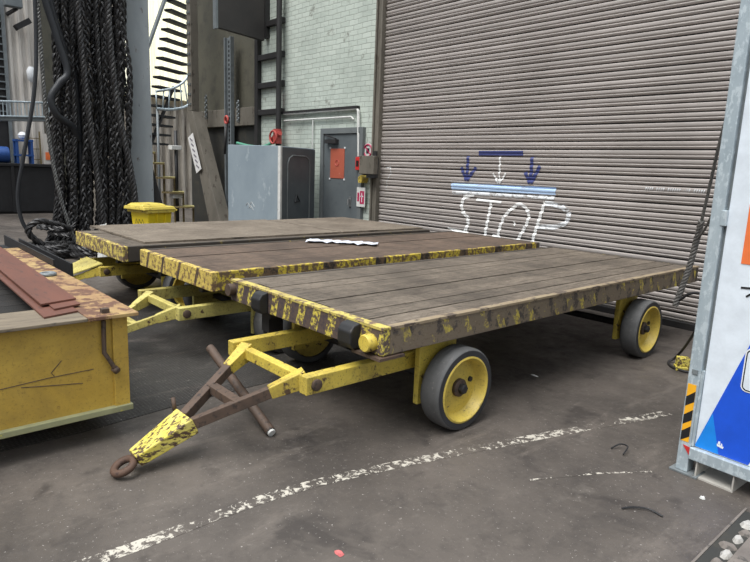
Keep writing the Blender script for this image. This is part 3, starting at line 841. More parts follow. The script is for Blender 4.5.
MB().box((0.065, 0.005, 0.17), (0.078, 0.029, 0.60)).build('edge_angle', 'galv', UN)
MB().box((0.02, 0.06, 0.24), (0.05, DP - 0.06, Hh - 0.13)).build('side_panel', 'white_panel', UN)
MB().box((0.05, DP - 0.06, 0.24), (WD - 0.05, DP - 0.03, Hh - 0.13)).build('back_panel', 'white_panel', UN)
MB().box((0.02, 0.02, Hh), (WD - 0.02, DP - 0.02, Hh + 0.02)).build('roof_panel', 'galv', UN)
def flat(poly, y, th_=0.002):
    return MB().prism([(a, y, z) for a, z in poly], (0, th_, 0))
fy = 0.0155
flat([(0.082, 0.186), (0.082, 0.172), (0.345, 0.172), (0.62, 0.80), (0.62, 1.25), (0.408, 1.25)], fy).build('blue_graphic', 'blue', UN, 'dark blue slanted graphic')
flat([(0.082, 0.172), (0.202, 0.172), (0.146, 0.385), (0.082, 0.186)], fy - 0.001).build('light_blue_graphic', 'blue_light', UN, 'light blue graphic')
flat([(0.172, 1.199), (0.50, 1.199), (0.50, 1.50), (0.172, 1.50)], fy).build('orange_graphic', 'orange', UN, 'orange square graphic')
m = flat([(0.188, 1.073), (0.275, 1.080), (0.275, 1.090), (0.188, 1.083)], fy)
m.prism([(0.225, fy, 1.130), (0.232, fy, 1.136), (0.280, fy, 1.088), (0.273, fy, 1.082)], (0, 0.002, 0)).prism([(0.215, fy - 0.0005, 1.040), (0.221, fy - 0.0005, 1.033), (0.280, fy - 0.0005, 1.083), (0.274, fy - 0.0005, 1.090)], (0, 0.002, 0))
m.build('arrow_graphic', 'black', UN, 'black arrow graphic')
def rrect(a0, a1, z0, z1, r):
    out = []
    for cx, cz, s in ((a1 - r, z1 - r, 0), (a0 + r, z1 - r, 90), (a0 + r, z0 + r, 180), (a1 - r, z0 + r, 270)):
        out += [(cx + r * math.cos(math.radians(s + k * 15)), cz + r * math.sin(math.radians(s + k * 15))) for k in range(7)]
    return out
fr = flat(rrect(0.256, 0.58, 0.55, 0.78, 0.03), fy - 0.002).build('white_frame', 'white', UN, 'white rounded notice frame')
flat(rrect(0.262, 0.574, 0.556, 0.774, 0.026), fy - 0.003).build('frame_outline', 'black', fr)
flat(rrect(0.268, 0.568, 0.562, 0.768, 0.022), fy - 0.004).build('frame_face', 'white_panel', fr)
# small white mark near the lower corner: a low ship-like outline
m = flat([(0.187, 0.216), (0.219, 0.210), (0.222, 0.222), (0.187, 0.228)], fy - 0.001)
m.prism([(0.191, fy - 0.0015, 0.230), (0.204, fy - 0.0015, 0.227), (0.203, fy - 0.0015, 0.244), (0.194, fy - 0.0015, 0.244)], (0, 0.002, 0)).prism([(0.207, fy - 0.0015, 0.227), (0.216, fy - 0.0015, 0.225), (0.212, fy - 0.0015, 0.237), (0.208, fy - 0.0015, 0.237)], (0, 0.002, 0))
m.build('small_emblem', 'white', UN, 'small white emblem')
# hazard tape down the post
tp = MB().box((0.008, -0.002, 0.185), (0.052, -0.0002, 0.515)).build('hazard_tape', plain('amber_tape', sr(246, 178, 36), 0.45), UN, 'amber and black hazard tape')
m = MB()
for z in (0.22, 0.315, 0.42):
    m.prism([(0.008, -0.003, z - 0.035), (0.052, -0.003, z), (0.052, -0.003, z + 0.06), (0.008, -0.003, z + 0.02)], (0, 0.001, 0))
m.build('tape_band', 'black', tp)
flat([(0.025, 0.165), (0.064, 0.160), (0.064, 0.115)], -0.004).build('red_marker', 'red', UN, 'small red triangle marker')
MB().box((0.02, -0.006, 0.575), (0.05, -0.0005, 0.60)).build('bar_code_tag', 'galv_dull', UN)
m = MB().box((0.105, 0.0, 0.0), (0.30, 0.45, 0.010)).box((0.105, 0.0, 0.010), (0.113, 0.45, 0.096)).box((0.292, 0.0, 0.010), (0.30, 0.45, 0.096))
m.build('fork_pocket', worn('pale_grey_channel', sr(186, 182, 174), sr(168, 164, 157), None, scale=6, rough=0.6), UN)

# rope over the unit's far corner, hanging beside the cart
pth = resample(spline([(-1.02, 4.58, 2.97), (-1.17, 4.55, 2.98), (-1.42, 4.55, 2.55), (-1.59, 4.66, 2.1), (-1.655, 4.735, 1.88), (-1.743, 4.90, 1.535), (-1.80, 5.0, 1.30)], 12), 0.012)
m = MB(); strands(m, pth, 0.007, 0.006, 4, 0.10, 6)
pth = resample(spline([(-1.80, 5.0, 1.30), (-1.845, 5.07, 1.12), (-1.885, 5.11, 0.905), (-1.965, 5.14, 0.575)], 12), 0.012)
o = strands(m, pth, 0.014, 0.0115, 4, 0.13, 6)
m.tube(resample(spline([(-1.56, 4.72, 1.66), (-1.64, 4.80, 1.44), (-1.74, 4.95, 1.27), (-1.82, 5.04, 1.16)], 8), 0.03), 0.010, 7)
o = m.build('wire_rope', 'rope_mid')
tag(o, 'twisted grey steel wire rope hanging between the storage unit and the nearest cart', 'wire rope')
pth = spline([(-1.93, 5.13, 0.63), (-1.85, 5.10, 0.70), (-1.77, 5.10, 0.715), (-1.735, 5.10, 0.64), (-1.76, 5.14, 0.47), (-1.90, 5.32, 0.22), (-2.01, 5.42, 0.06), (-2.05, 5.38, 0.013), (-1.96, 5.26, 0.012), (-1.80, 5.24, 0.012), (-1.70, 5.32, 0.012)], 10)
o = MB().tube(pth, 0.011, 8).build('cable', 'dark_steel')
tag(o, 'thin black cable looping from the hanging wire rope down to the floor', 'cable')
YFI = thing('cable_clamp', 'small yellow fitting on the floor by the thin black cable', 'fitting', (-1.90, 5.30, 0), 0.6)
MB().box((-0.06, -0.05, 0), (0.06, 0.05, 0.035)).build('base', 'yellow_worn', YFI, bevel=0.004)
MB().box((-0.05, -0.03, 0.0355), (0.05, 0.05, 0.11)).build('body', 'yellow_worn', YFI, bevel=0.008)

# ------------------------------------------------------------------ things along the wall
LK = thing('locker', 'tall blue grey metal locker with dark panelled door standing by the brick wall', 'locker', (-8.587, 5.505, 0), 0)
# local frame: corner nearest the camera at the origin, u along the pale side, v along the dark door
ang = math.radians(33)
r_ = V3((0.535, 0.845, 0)); f_ = V3((-0.845, 0.535, 0))
u = (-r_ * math.cos(ang) + f_ * math.sin(ang)); v = (r_ * math.sin(ang) + f_ * math.cos(ang))
LU, LV, LH = 1.05, 1.16, 1.915
def lk(a, b, z): return u * a + v * b + V3((0, 0, z))
def lbox(a0, a1, b0, b1, z0, z1):
    return MB().prism([lk(a0, b0, z0), lk(a1, b0, z0), lk(a1, b1, z0), lk(a0, b1, z0)], (0, 0, z1 - z0))
lbox(0.004, LU, 0.004, LV, 0.0, LH).build('body', 'locker', LK, bevel=0.006)
lbox(-0.012, 0.003, 0.05, LV - 0.01, 0.04, LH - 0.02).build('door', 'charcoal', LK, 'dark grey panelled door')
dr = LK.children[-1]
lbox(-0.02, 0.03, -0.012, 0.04, 0.0, LH).build('corner_strip', 'white_dirty', LK, 'pale corner strip')
mm = MB()
for b0, b1 in ((0.22, 0.96),):
    pts = [lk(-0.016, b0, 1.15), lk(-0.016, b0, 1.62), lk(-0.016, b0 + 0.05, 1.72), lk(-0.016, b0 + 0.15, 1.77), lk(-0.016, b1 - 0.15, 1.77), lk(-0.016, b1 - 0.05, 1.72), lk(-0.016, b1, 1.62), lk(-0.016, b1, 0.15)]
    mm.tube(pts, 0.012, 6); mm.tube([lk(-0.016, b0, 1.15), lk(-0.016, b0, 0.15)], 0.008, 6)
mm.build('door_ridge', 'frame_grey', dr)
mm = MB(); mm.tube([lk(-0.018, 0.46, 0.98), lk(-0.018, 0.52, 1.10), lk(-0.018, 0.62, 0.99), lk(-0.018, 0.46, 0.98)], 0.014, 6); mm.build('door_catch', 'black', dr)
mm = MB()
for a, z in ((0.62, 0.86), (0.68, 0.90), (0.60, 0.92)):
    mm.tube([lk(a, 0.001, z), lk(a - 0.04, 0.001, z + 0.05), lk(a - 0.10, 0.001, z - 0.03)], 0.004, 5)
mm.build('chalk_mark', 'white_dirty', LK)
# red valve and green hose behind the locker
o = MB().tube(spline([(-12.2, WY - 0.09, 2.05), (-11.6, WY - 0.10, 1.98), (-11.0, WY - 0.10, 1.98), (-10.6, WY - 0.10, 2.12), (-10.42, WY - 0.14, 2.26)], 8), 0.03, 8).build('hose', 'green')
tag(o, 'green hose running to the red valve on the brick wall', 'hose')
VP = thing('valve_pipe', 'dark vertical pipe with an orange sleeve and red valve on the brick wall', 'pipe', (-10.42, WY - 0.16, 0))
MB().tube([(0, 0, 0.0), (0, 0, 6.4)], 0.055, 12).build('pipe', 'dark_steel', VP)
MB().tube([(-0.085, 0.06, 2.3), (-0.085, 0.06, 6.4)], 0.035, 10).build('side_pipe', 'white_dirty', VP, 'pale thin pipe')
MB().tube([(-0.085, 0.06, 2.62), (-0.085, 0.06, 3.0)], 0.04, 10).build('sleeve', 'red_dull', VP, 'faded red sleeve')
m = MB().tube([(0, -0.02, 2.02), (0, -0.02, 2.30)], 0.085, 12); m.tube([(-0.16, -0.04, 2.10), (0.12, -0.04, 2.22)], 0.05, 10); m.tube([(0.12 * math.cos(t), -0.12, 2.14 + 0.12 * math.sin(t)) for t in [2 * PI * k / 16 for k in range(16)]], 0.02, 6, True)
m.build('valve', 'red_dull', VP, 'red valve')
# fittings between door and shutter
CP = thing('alarm_call_point', 'red alarm call point on the wall beside the personnel door', 'call point', (-8.02, WY - 0.0, 1.57))
MB().box((-0.06, -0.10, 0.0), (0.055, -0.002, 0.22)).build('housing', 'red', CP, bevel=0.006)
MB().box((-0.035, -0.104, 0.06), (0.03, -0.1005, 0.16)).build('press_plate', 'black', CP)
SB = thing('switch_box', 'stained grey switch box on the wall at the shutter guide', 'switch box', (-7.66, WY - 0.0, 1.45))
MB().box((-0.20, -0.20, 0.06), (0.17, -0.105, 0.36)).build('cover', 'riveted', SB, bevel=0.008)
MB().box((-0.19, -0.104, 0.04), (0.16, -0.08, 0.34)).build('back_box', 'dark_steel', SB)
MB().box((-0.02, -0.19, 0.0), (0.17, -0.10, 0.058)).build('lower_lip', 'black', SB)
MB().box((0.04, -0.108, 0.36), (0.12, -0.08, 0.44)).build('cable_gland', 'dark_steel', SB)
YK = MB().prism([(-7.94, WY - 0.14, 1.36), (-7.86, WY - 0.14, 1.36), (-7.83, WY - 0.14, 1.44), (-7.88, WY - 0.14, 1.49), (-7.95, WY - 0.14, 1.45)], (0, 0.14, 0)).build('emergency_button_box', 'yellow')
tag(YK, 'small yellow button box under the stained grey switch box', 'button box')
RS = thing('round_sign', 'round white prohibition sign with a red ring above the switch box', 'sign', (-7.862, WY, 1.90))
MB().lathe([(0.125, -0.012), (0.125, -0.002)], (0, 0, 0), 'y', 28).build('plate', 'white_dirty', RS)
m = MB(); m.tube([(0.10 * math.cos(t), -0.014, 0.10 * math.sin(t)) for t in [2 * PI * k / 28 for k in range(28)]], 0.014, 6, True); m.bar((-0.07, -0.015, 0.07), (0.07, -0.015, -0.07), 0.02, 0.006, up=(0, 1, 0))
m.build('red_ring', 'magenta', RS); MB().box((-0.04, -0.016, -0.045), (0.04, -0.0125, 0.04)).build('pictogram', 'black', RS)
NS = thing('fire_point_sign', 'white sign with a magenta symbol on the wall below the switch box', 'sign', (-7.925, WY - 0.072, 0.95))
MB().box((-0.11, -0.012, 0.0), (0.11, -0.002, 0.33)).build('plate', 'white_dirty', NS)
m = MB().box((-0.02, -0.015, 0.05), (0.09, -0.0125, 0.27)); m.build('red_field', 'magenta', NS)
m = MB().box((0.025, -0.018, 0.08), (0.04, -0.0155, 0.24)).box((0.0, -0.018, 0.17), (0.07, -0.0155, 0.19)); m.build('pictogram', 'white', NS)
MB().box((-0.09, -0.015, 0.09), (-0.04, -0.0125, 0.24)).build('side_print', 'magenta', NS)

# dark hopper box high on the wall, steel post, chains and hook under it
HP = thing('steel_screen', 'dark grey steel screen jutting from the wall high above the perforated post', 'screen', (-11.1, WY, 4.1))
MB().prism([(-0.03, -1.12, 0.02), (0.07, -1.12, 0.02), (0.07, -0.11, -0.06), (-0.03, -0.11, -0.06)], (0, 0, 2.3)).build('body', 'hopper', HP, bevel=0.006)
MB().box((-0.06, -1.16, 0.0), (0.075, -1.122, 2.36)).build('edge_flange', 'galv_dull', HP)
MB().box((-0.05, -0.109, 0.0), (0.09, -0.001, 2.36)).build('wall_flange', 'dark_steel', HP)

PP = thing('perforated_post', 'perforated galvanised steel post standing against the olive steel wall', 'post', (-12.52, WY - 0.12, 0))
m = MB()
m.box((-0.15, -0.03, 0), (-0.11, 0.06, 4.30)).box((0.11, -0.03, 0), (0.15, 0.06, 4.30)).box((-0.11, 0.03, 0), (0.11, 0.05, 4.30)); m.build('channel', 'galv_dull', PP, bevel=0.004)
m = MB()
for k in range(44): m.box((-0.05, 0.024, 0.1 + k * 0.095), (0.05, 0.0295, 0.15 + k * 0.095))
m.build('slot_row', 'black', PP)
for i, (x, z0, z1, lb) in enumerate(((-13.70, 2.62, 3.15, 'short pale chain on the olive wall beside the riveted column'), (-12.17, 2.50, 2.95, 'short pale chain on the olive wall beside the perforated post'))):
    m = MB((x, WY - 0.08, z0)); n = 10
    for k in range(n):
        z = z0 + (z1 - z0) * (k + 0.5) / n; a = (z1 - z0) / n * 0.62
        ax = V3((1, 0, 0)) if k % 2 else V3((0, 1, 0))
        m.tube([V3((x, WY - 0.08, z)) + ax * 0.03 * math.cos(t) + V3((0, 0, 1)) * a * math.sin(t) for t in [2 * PI * q / 10 for q in range(10)]], 0.012, 5, True)
    o = m.build('chain', 'galv_dull'); o.location = (x, WY - 0.08, z0); tag(o, lb, 'chain')
HK = thing('shackle_bar', 'iron bar with a red eye hanging on the brown beam above the locker', 'bar', (-12.55, WY - 0.22, 2.0))
MB().tube([(0.02, 0.0, -0.2), (0.0, 0.06, 0.48)], 0.025, 8).build('shank', 'dark_steel', HK)
m = MB(); m.tube([(0.07 * math.cos(t), 0.06, 0.55 + 0.08 * math.sin(t)) for t in [2 * PI * q / 16 for q in range(16)]], 0.025, 8, True); m.build('eye', 'red_dull', HK, 'red eye')

# riveted column with a kinked foot, and the notice on it
RC = thing('riveted_column', 'brown riveted steel column with a leaning lower leg and a pale notice', 'column', (-13.62, 6.3, 0))
m = MB()
m.prism([(0.0, -0.07, 2.75), (0.17, -0.05, 2.75), (0.16, -0.05, 6.6), (0.02, -0.07, 6.6)], (0, 0.18, 0)); m.build('upper_shaft', 'riveted', RC, bevel=0.01)
m = MB().prism([(-0.06, -0.07, 2.749), (0.17, -0.05, 2.749), (1.45, 0.05, 0.0), (0.95, 0.0, 0.0)], (0, 0.28, 0)); m.build('leaning_leg', 'riveted', RC, bevel=0.01)
m = MB()
for k in range(16):
    for x in (0.045, 0.125):
        m.cbox((x, -0.068, 2.9 + k * 0.22), (0.045, 0.03, 0.045))
m.build('rivet_row', 'galv_dull', RC)
m = MB().bar((0.17, -0.10, 2.20), (0.52, -0.07, 1.40), 0.27, 0.008, up=(0, 1, 0)); nt = m.build('notice', 'paper', RC, 'pale paper notice')
m = MB()
for k in range(6):
    c = V3((0.17, -0.108, 2.20)).lerp(V3((0.52, -0.078, 1.40)), 0.12 + k * 0.15); m.cbox(c, (0.14, 0.004, 0.035), Matrix.Rotation(0.41, 3, 'Y'))
m.build('printed_line', 'print_grey', nt)
# drain pipe and clamp beside it
DP_ = thing('clamped_pipe', 'thin black pipe with pale clamps in front of the corrugated wall', 'pipe', (-13.75, 5.98, 0))
MB().tube([(0, 0, 0.2), (0, 0, 2.3)], 0.04, 8).build('pipe', 'black_steel', DP_)
for z in (0.75, 1.86): MB().box((-0.10, -0.14, z), (0.10, 0.10, z + 0.10)).build('clamp', 'white_dirty', DP_, 'pale clamp', bevel=0.01)

# ------------------------------------------------------------------ grey column, bin, slings
GC = thing('steel_column', 'tall light grey steel column behind the yellow bin beside the wire rope bundle', 'column', (-11.05, 4.16, 0), math.radians(-20))
MB().box((-0.12, -0.185, 0.02), (0.12, 0.185, 6.6)).build('shaft', 'column', GC, bevel=0.012)
MB().box((-0.25, -0.35, 0.0), (0.25, 0.35, 0.02)).build('base_plate', 'dark_steel', GC)
for s in (-1, 1):
    MB().prism([(-0.02, s * 0.186, 0.02), (-0.02, s * 0.40, 0.02), (-0.02, s * 0.40, 0.55), (-0.02, s * 0.19, 1.45)], (0.04, 0, 0)).build('gusset', 'dark_steel', GC, 'dark triangular gusset')
MB().bar((0.10, 0.0, 2.55), (-0.1, -0.4, 2.48), 0.05, 0.05).build('lug', 'dark_steel', GC)
MB().bar((0, -0.1, 5.9), (0.1, -1.6, 5.9), 0.12, 0.16).build('hanging_arm', 'dark_steel', GC)

BN = thing('grit_bin', 'bright yellow plastic lidded bin standing in front of the grey steel column', 'bin', (-8.45, 3.245, 0))
br = V3((0.365, 0.931, 0)); bf = V3((-0.931, 0.365, 0)); ba = math.radians(54)
e1 = -br * math.cos(ba) + bf * math.sin(ba); e2 = br * math.sin(ba) + bf * math.cos(ba)
BW, BD = 0.41, 0.41
def bq(a, b, z): return e1 * a + e2 * b + V3((0, 0, z))
def hexa(m, lo, hi, z0, z1):
    A = [m._v(bq(a, b, z0)) for a, b in ((lo[0], lo[1]), (lo[2], lo[1]), (lo[2], lo[3]), (lo[0], lo[3]))]
    B = [m._v(bq(a, b, z1)) for a, b in ((hi[0], hi[1]), (hi[2], hi[1]), (hi[2], hi[3]), (hi[0], hi[3]))]
    for i in range(4): m._f([A[i], A[(i + 1) % 4], B[(i + 1) % 4], B[i]])
    m._f(A[::-1]); m._f(B)
    return m
hexa(MB(), (0.06, 0.06, BW - 0.06, BD - 0.06), (0, 0, BW, BD), 0.0, 0.90).build('bin_body', 'yellow_bin', BN, bevel=0.015)
m = MB()
for b in (0.15, 0.29): hexa(m, (0.01, b - 0.012, 0.06, b + 0.012), (-0.012, b - 0.012, 0.06, b + 0.012), 0.45, 0.88)
m.build('body_rib', 'yellow_bin', BN)
hexa(MB(), (-0.03, -0.03, BW + 0.03, BD + 0.03), (-0.03, -0.03, BW + 0.03, BD + 0.03), 0.865, 0.905).build('rim', 'yellow_lid', BN, bevel=0.006)
m = hexa(MB(), (-0.04, -0.09, BW + 0.04, BD + 0.05), (-0.02, -0.08, BW + 0.02, BD + 0.02), 0.906, 0.955)
hexa(m, (0.02, -0.08, BW - 0.02, BD - 0.06), (0.06, -0.03, BW - 0.06, BD - 0.12), 0.955, 0.995)
m.build('lid', 'yellow_lid', BN, bevel=0.012)
MB().tube([bq(0.03, BD + 0.03, 0.90), bq(0.03, BD + 0.10, 0.89), bq(BW - 0.05, BD + 0.10, 0.89), bq(BW - 0.05, BD + 0.03, 0.90)], 0.014, 6).build('handle', 'yellow_lid', BN)
m = MB()
for k in range(3):
    m.tube([bq(0.30 - k * 0.07, -0.001, 0.70), bq(0.27 - k * 0.07, -0.004, 0.77), bq(0.24 - k * 0.07, -0.001, 0.71)], 0.003, 5)
m.build('scribble', 'dark_steel', BN)

# wire rope slings hung from the column's arm
rr = random.Random(11)
lat = V3((0.30, 0.955, 0)); dep = V3((-0.955, 0.30, 0))
base = V3((-10.97, 3.47, 0))
SLG = 45
for i in range(SLG):
    layer = i % 3
    f = (i // 3 + 0.5) / (SLG / 3)            # 0..1 across the bundle
    ltop = -0.52 + 1.02 * f + rr.uniform(-0.03, 0.03)
    lbot = -0.84 + 1.22 * f + rr.uniform(-0.07, 0.07)
    dd = (layer - 1) * 0.10 + rr.uniform(-0.03, 0.03)
    zb = rr.uniform(0.07, 0.5) if f > 0.25 else 0.08
    pts = []
    for k in range(7):
        t = k / 6; z = 5.8 + (zb - 5.8) * t
        la = min(0.50, ltop + (lbot - ltop) * t + rr.uniform(-0.07, 0.07))
        pts.append(base + lat * la + dep * (dd * (1 - 0.2 * t) + rr.uniform(-0.03, 0.03)) + V3((0, 0, z)))
    if f < 0.34:                               # the left ones run out over the floor
        e = pts[-1]; q = rr.uniform(0.25, 0.7)
        pts[-1] = e + V3((0, 0, 0.14)) - lat * 0.05
        pts += [e - lat * (0.22 + 0.3 * q) * 0.6 - dep * 0.15 + V3((0, 0, 0.02)), e - lat * (0.2 + q * 0.4) - dep * (0.15 + 0.4 * q), e - lat * (q * 0.2) - dep * (0.5 + 0.5 * q) + V3((0, 0, 0.005))]
    path = resample(spline(pts, 10), 0.034)
    m = MB(path[0])
    (plait(m, path, rr.uniform(0.030, 0.042), 0.020, rr.uniform(0.28, 0.5), 5, rr.uniform(0, 6)) if i % 4 else strands(m, path, 0.022, 0.018, 4, 0.3, 5))
    o = m.build('wire_rope_sling', 'rope'); o.location = path[0]
    tag(o, 'greasy black braided wire rope sling in the hanging bundle beside the grey column', 'wire rope sling', 'wire rope slings in the hanging bundle')
# thicker smooth rope falling down the middle of the bundle
for ll, l2, lb, mt, rs in ((-0.22, -0.10, 'thick grey twisted wire rope in front of the hanging bundle, running its full height', 'rope', 0.024), (0.22, 0.44, 'dark thick twisted rope at the bundle side nearest the grey column', 'rope', 0.026)):
    path = resample(spline([base + lat * (ll + 0.06) - dep * 0.24 + V3((0, 0, 5.8)), base + lat * (ll - 0.05) - dep * 0.26 + V3((0, 0, 4.2)), base + lat * (ll + 0.02) - dep * 0.27 + V3((0, 0, 2.6)), base + lat * (l2) - dep * 0.28 + V3((0, 0, 1.3)), base + lat * (l2 + 0.1) - dep * 0.30 + V3((0, 0, 0.12))], 10), 0.03)
    m = MB(path[0]); strands(m, path, rs * 1.1, rs, 4, 0.30, 6)
    o = m.build('twisted_rope', mt); o.location = path[0]; tag(o, lb, 'rope')
# coil on the floor at the bundle's foot
for k, (cx, cy, R_, lb) in enumerate(((-10.75, 2.55, 0.40, 'wide black rope coil lying on the floor beside the bundle'), (-10.35, 3.0, 0.34, 'heaped black rope coil on the floor under the farthest cart front'), (-10.60, 2.62, 0.22, 'small tight black rope coil on the floor between the two larger coils'))):
    path = []
    for q in range(140):
        t = q / 139 * 2 * PI * 3.2; r = R_ * (1 - 0.06 * math.sin(t * 0.7)) - 0.02 * q / 139
        path.append(V3((cx + r * math.cos(t), cy + r * 0.8 * math.sin(t), 0.05 + 0.05 * q / 139 * 3 + 0.012 * math.sin(t * 2.3))))
    m = MB((cx, cy, 0)); strands(m, resample(path, 0.035), 0.026, 0.022, 3, 0.26, 5)
    o = m.build('rope_coil', 'rope'); o.location = (cx, cy, 0); tag(o, lb, 'rope coil', 'rope coils on the floor')
# black hoses beside the bundle
hs = [([(-10.87, 2.62, 5.8), (-10.86, 2.64, 4.3), (-10.83, 2.80, 3.5), (-10.80, 2.93, 2.95), (-10.78, 2.80, 2.75), (-10.77, 2.66, 2.5), (-10.78, 2.74, 2.25), (-10.90, 2.98, 2.10), (-11.0, 3.10, 1.9)], 'black hose bending into a loop at the outer side of the rope bundle'),
      ([(-10.98, 2.74, 5.8), (-10.97, 2.76, 4.2), (-10.98, 2.92, 3.4), (-11.05, 3.10, 2.8), (-11.08, 3.14, 1.6), (-11.08, 3.14, 0.06)], 'black hose running straight into the rope bundle behind the looped hose')]
for p, lb in hs:
    o = MB(p[0]).tube(spline(p, 10), 0.055, 10).build('hose', 'hose'); o.location = p[0]; tag(o, lb, 'hose')
p = [(-10.93, 2.58, 5.9), (-10.90, 2.585, 4.0), (-10.89, 2.60, 2.5), (-10.88, 2.66, 1.5), (-10.87, 2.78, 0.75), (-10.86, 2.95, 0.1)]
m = MB(p[0]); strands(m, resample(spline(p, 8), 0.03), 0.018, 0.016, 3, 0.16, 5); o = m.build('wire_rope', 'rope_grey'); o.location = p[0]
tag(o, 'pale grey wire rope hanging straight at the outer side of the bundle', 'wire rope')
p = [(-10.75, 2.53, 5.9), (-10.73, 2.50, 3.6), (-10.72, 2.42, 2.6), (-10.75, 2.22, 1.6), (-10.79, 2.11, 1.0), (-10.78, 2.15, 0.55), (-10.75, 2.35, 0.25), (-10.72, 2.52, 0.15)]
o = MB(p[0]).tube(spline(p, 10), 0.03, 8).build('cable', 'hose'); o.location = p[0]
tag(o, 'dark cable swinging out from the rope bundle towards the black skip', 'cable')
p = [(-10.70, 2.62, 0.06), (-10.72, 2.30, 0.28), (-10.70, 2.20, 0.45), (-10.68, 2.35, 0.58), (-10.70, 2.62, 0.52), (-10.80, 2.85, 0.42)]
m = MB(p[0]); strands(m, resample(spline(p, 10), 0.03), 0.028, 0.026, 3, 0.3, 6); o = m.build('twisted_rope', 'rope'); o.location = p[0]
tag(o, 'thick black rope loop standing up from the floor at the foot of the bundle', 'rope')

# ------------------------------------------------------------------ far left
SK = thing('skip', 'long black steel skip standing behind the hanging ropes', 'skip', (-19.1, 3.2, 0))
MB().box((-0.6, -3.0, 0.05), (0.0, 1.75, 1.30)).build('body', 'black_steel', SK, bevel=0.02)
MB().box((-0.66, -3.05, 1.301), (0.05, 1.80, 1.38)).build('rim', 'black_steel', SK, bevel=0.01)
for y in (-2.2, -0.9, 0.4, 1.5): MB().box((0.001, y, 0.05), (0.05, y + 0.08, 1.30)).build('rib', 'black_steel', SK)
MB().box((-0.55, -2.9, 0), (-0.05, 1.65, 0.05)).build('skid', 'dark_steel', SK)
WK = thing('walkway', 'silver railed walkway running behind the hanging ropes', 'walkway', (-18, 3.2, 0))
m = MB().bar((0, -4, 2.25), (0, 2.2, 2.62), 0.5, 0.10); m.build('deck', 'galv_dull', WK)
def wz(y): return 2.30 + (y + 4) * 0.37 / 6.2
for h_ in (0.0, 0.36):
    MB().tube([(0.26, -4, wz(-4) + h_), (0.26, 2.2, wz(2.2) + h_)], 0.025, 8).build('rail', 'galv', WK)
for k in range(52):
    y = -2.0 + k * 0.08; MB().bar((0.26, y, wz(y)), (0.26, y, wz(y) + 0.36), 0.02, 0.02, up=(1, 0, 0)).build('baluster', 'galv', WK)
for y in (-3.5, 1.9): MB().box((-0.1, y, 0), (0.1, y + 0.1, wz(y) - 0.04)).build('post', 'dark_steel', WK)
DM = thing('blue_drum', 'blue plastic drum lying on the black skip', 'drum', (-19.35, 3.28, 1.381))
MB().lathe([(0.05, -0.35), (0.20, -0.35), (0.22, -0.32), (0.22, 0.32), (0.20, 0.35), (0.05, 0.35)], (0, 0, 0.22), 'y', 20).build('body', 'blue_plastic', DM)
m = MB(); m.tube([(0, -0.1 , 0.22), (0, -0.1, 0.225)], 0.225, 20); m.build('band', 'white_dirty', DM)
BF = thing('blue_rack', 'small blue steel rack standing on the black skip next to the drum', 'rack', (-19.35, 4.0, 1.381))
for y in (-0.18, 0.18):
    for x in (-0.15, 0.15): MB().box((x - 0.03, y - 0.03, 0), (x + 0.03, y + 0.03, 0.66)).build('post', 'blue_plastic', BF)
for z in (0.20, 0.60): MB().box((-0.19, -0.22, z), (0.19, 0.22, z + 0.05)).build('shelf', 'blue_plastic', BF)
MB().lathe([(0.02, 0.66), (0.10, 0.70), (0.12, 0.78), (0.05, 0.86)], (0, 0.0, 0), 'z', 12).build('white_cap', 'white', BF, 'white bundle on top')
LP = thing('leaning_board', 'white leaning board with an orange label behind the hanging ropes', 'board', (-19.78, 4.62, 0))
MB().prism([(0, -0.02, 0.0), (0, 0.62, 0.0), (0, 0.08, 2.25), (0, 0.0, 2.25)], (-0.05, 0, 0)).build('board', 'cladding', LP)
MB().box((0.001, 0.03, 1.5), (0.01, 0.17, 1.72)).build('orange_label', 'orange', LP)
YL = thing('yellow_ladder', 'yellow access ladder against the beige cladding', 'ladder', (-19.86, 4.40, 0))
for y in (-0.14, 0.14): MB().box((-0.018, y - 0.018, 0), (0.018, y + 0.018, 2.3)).build('stile', 'stair_gold', YL)
for k in range(7): MB().tube([(0, -0.13, 0.3 + k * 0.3), (0, 0.13, 0.3 + k * 0.3)], 0.012, 6).build('rung', 'stair_gold', YL)
LM = thing('bracket_lamp', 'grey floodlight on a dark bracket high on the beige cladding', 'lamp', (-19.97, 3.95, 5.4))
MB().bar((0, 0, 0), (0.5, 0.15, 0.1), 0.07, 0.07).build('bracket', 'dark_steel', LM)
MB().cbox((0.55, 0.05, 0.25), (0.25, 0.42, 0.3)).build('housing', 'galv_dull', LM, bevel=0.02)
MB().cbox((0.30, 0.30, -0.25), (0.3, 0.42, 0.14), Matrix.Rotation(0.6, 3, 'X')).build('visor', 'dark_steel', LM)
WL = thing('wall_lantern', 'small white lantern on the beige cladding above the walkway', 'lamp', (-19.94, 4.42, 3.65))
MB().lathe([(0.03, 0), (0.10, 0.08), (0.12, 0.3), (0.06, 0.42)], (0.13, 0, 0), 'z', 14).build('globe', 'white', WL)
MB().box((0, -0.03, 0.1), (0.05, 0.03, 0.3)).build('bracket', 'dark_steel', WL)

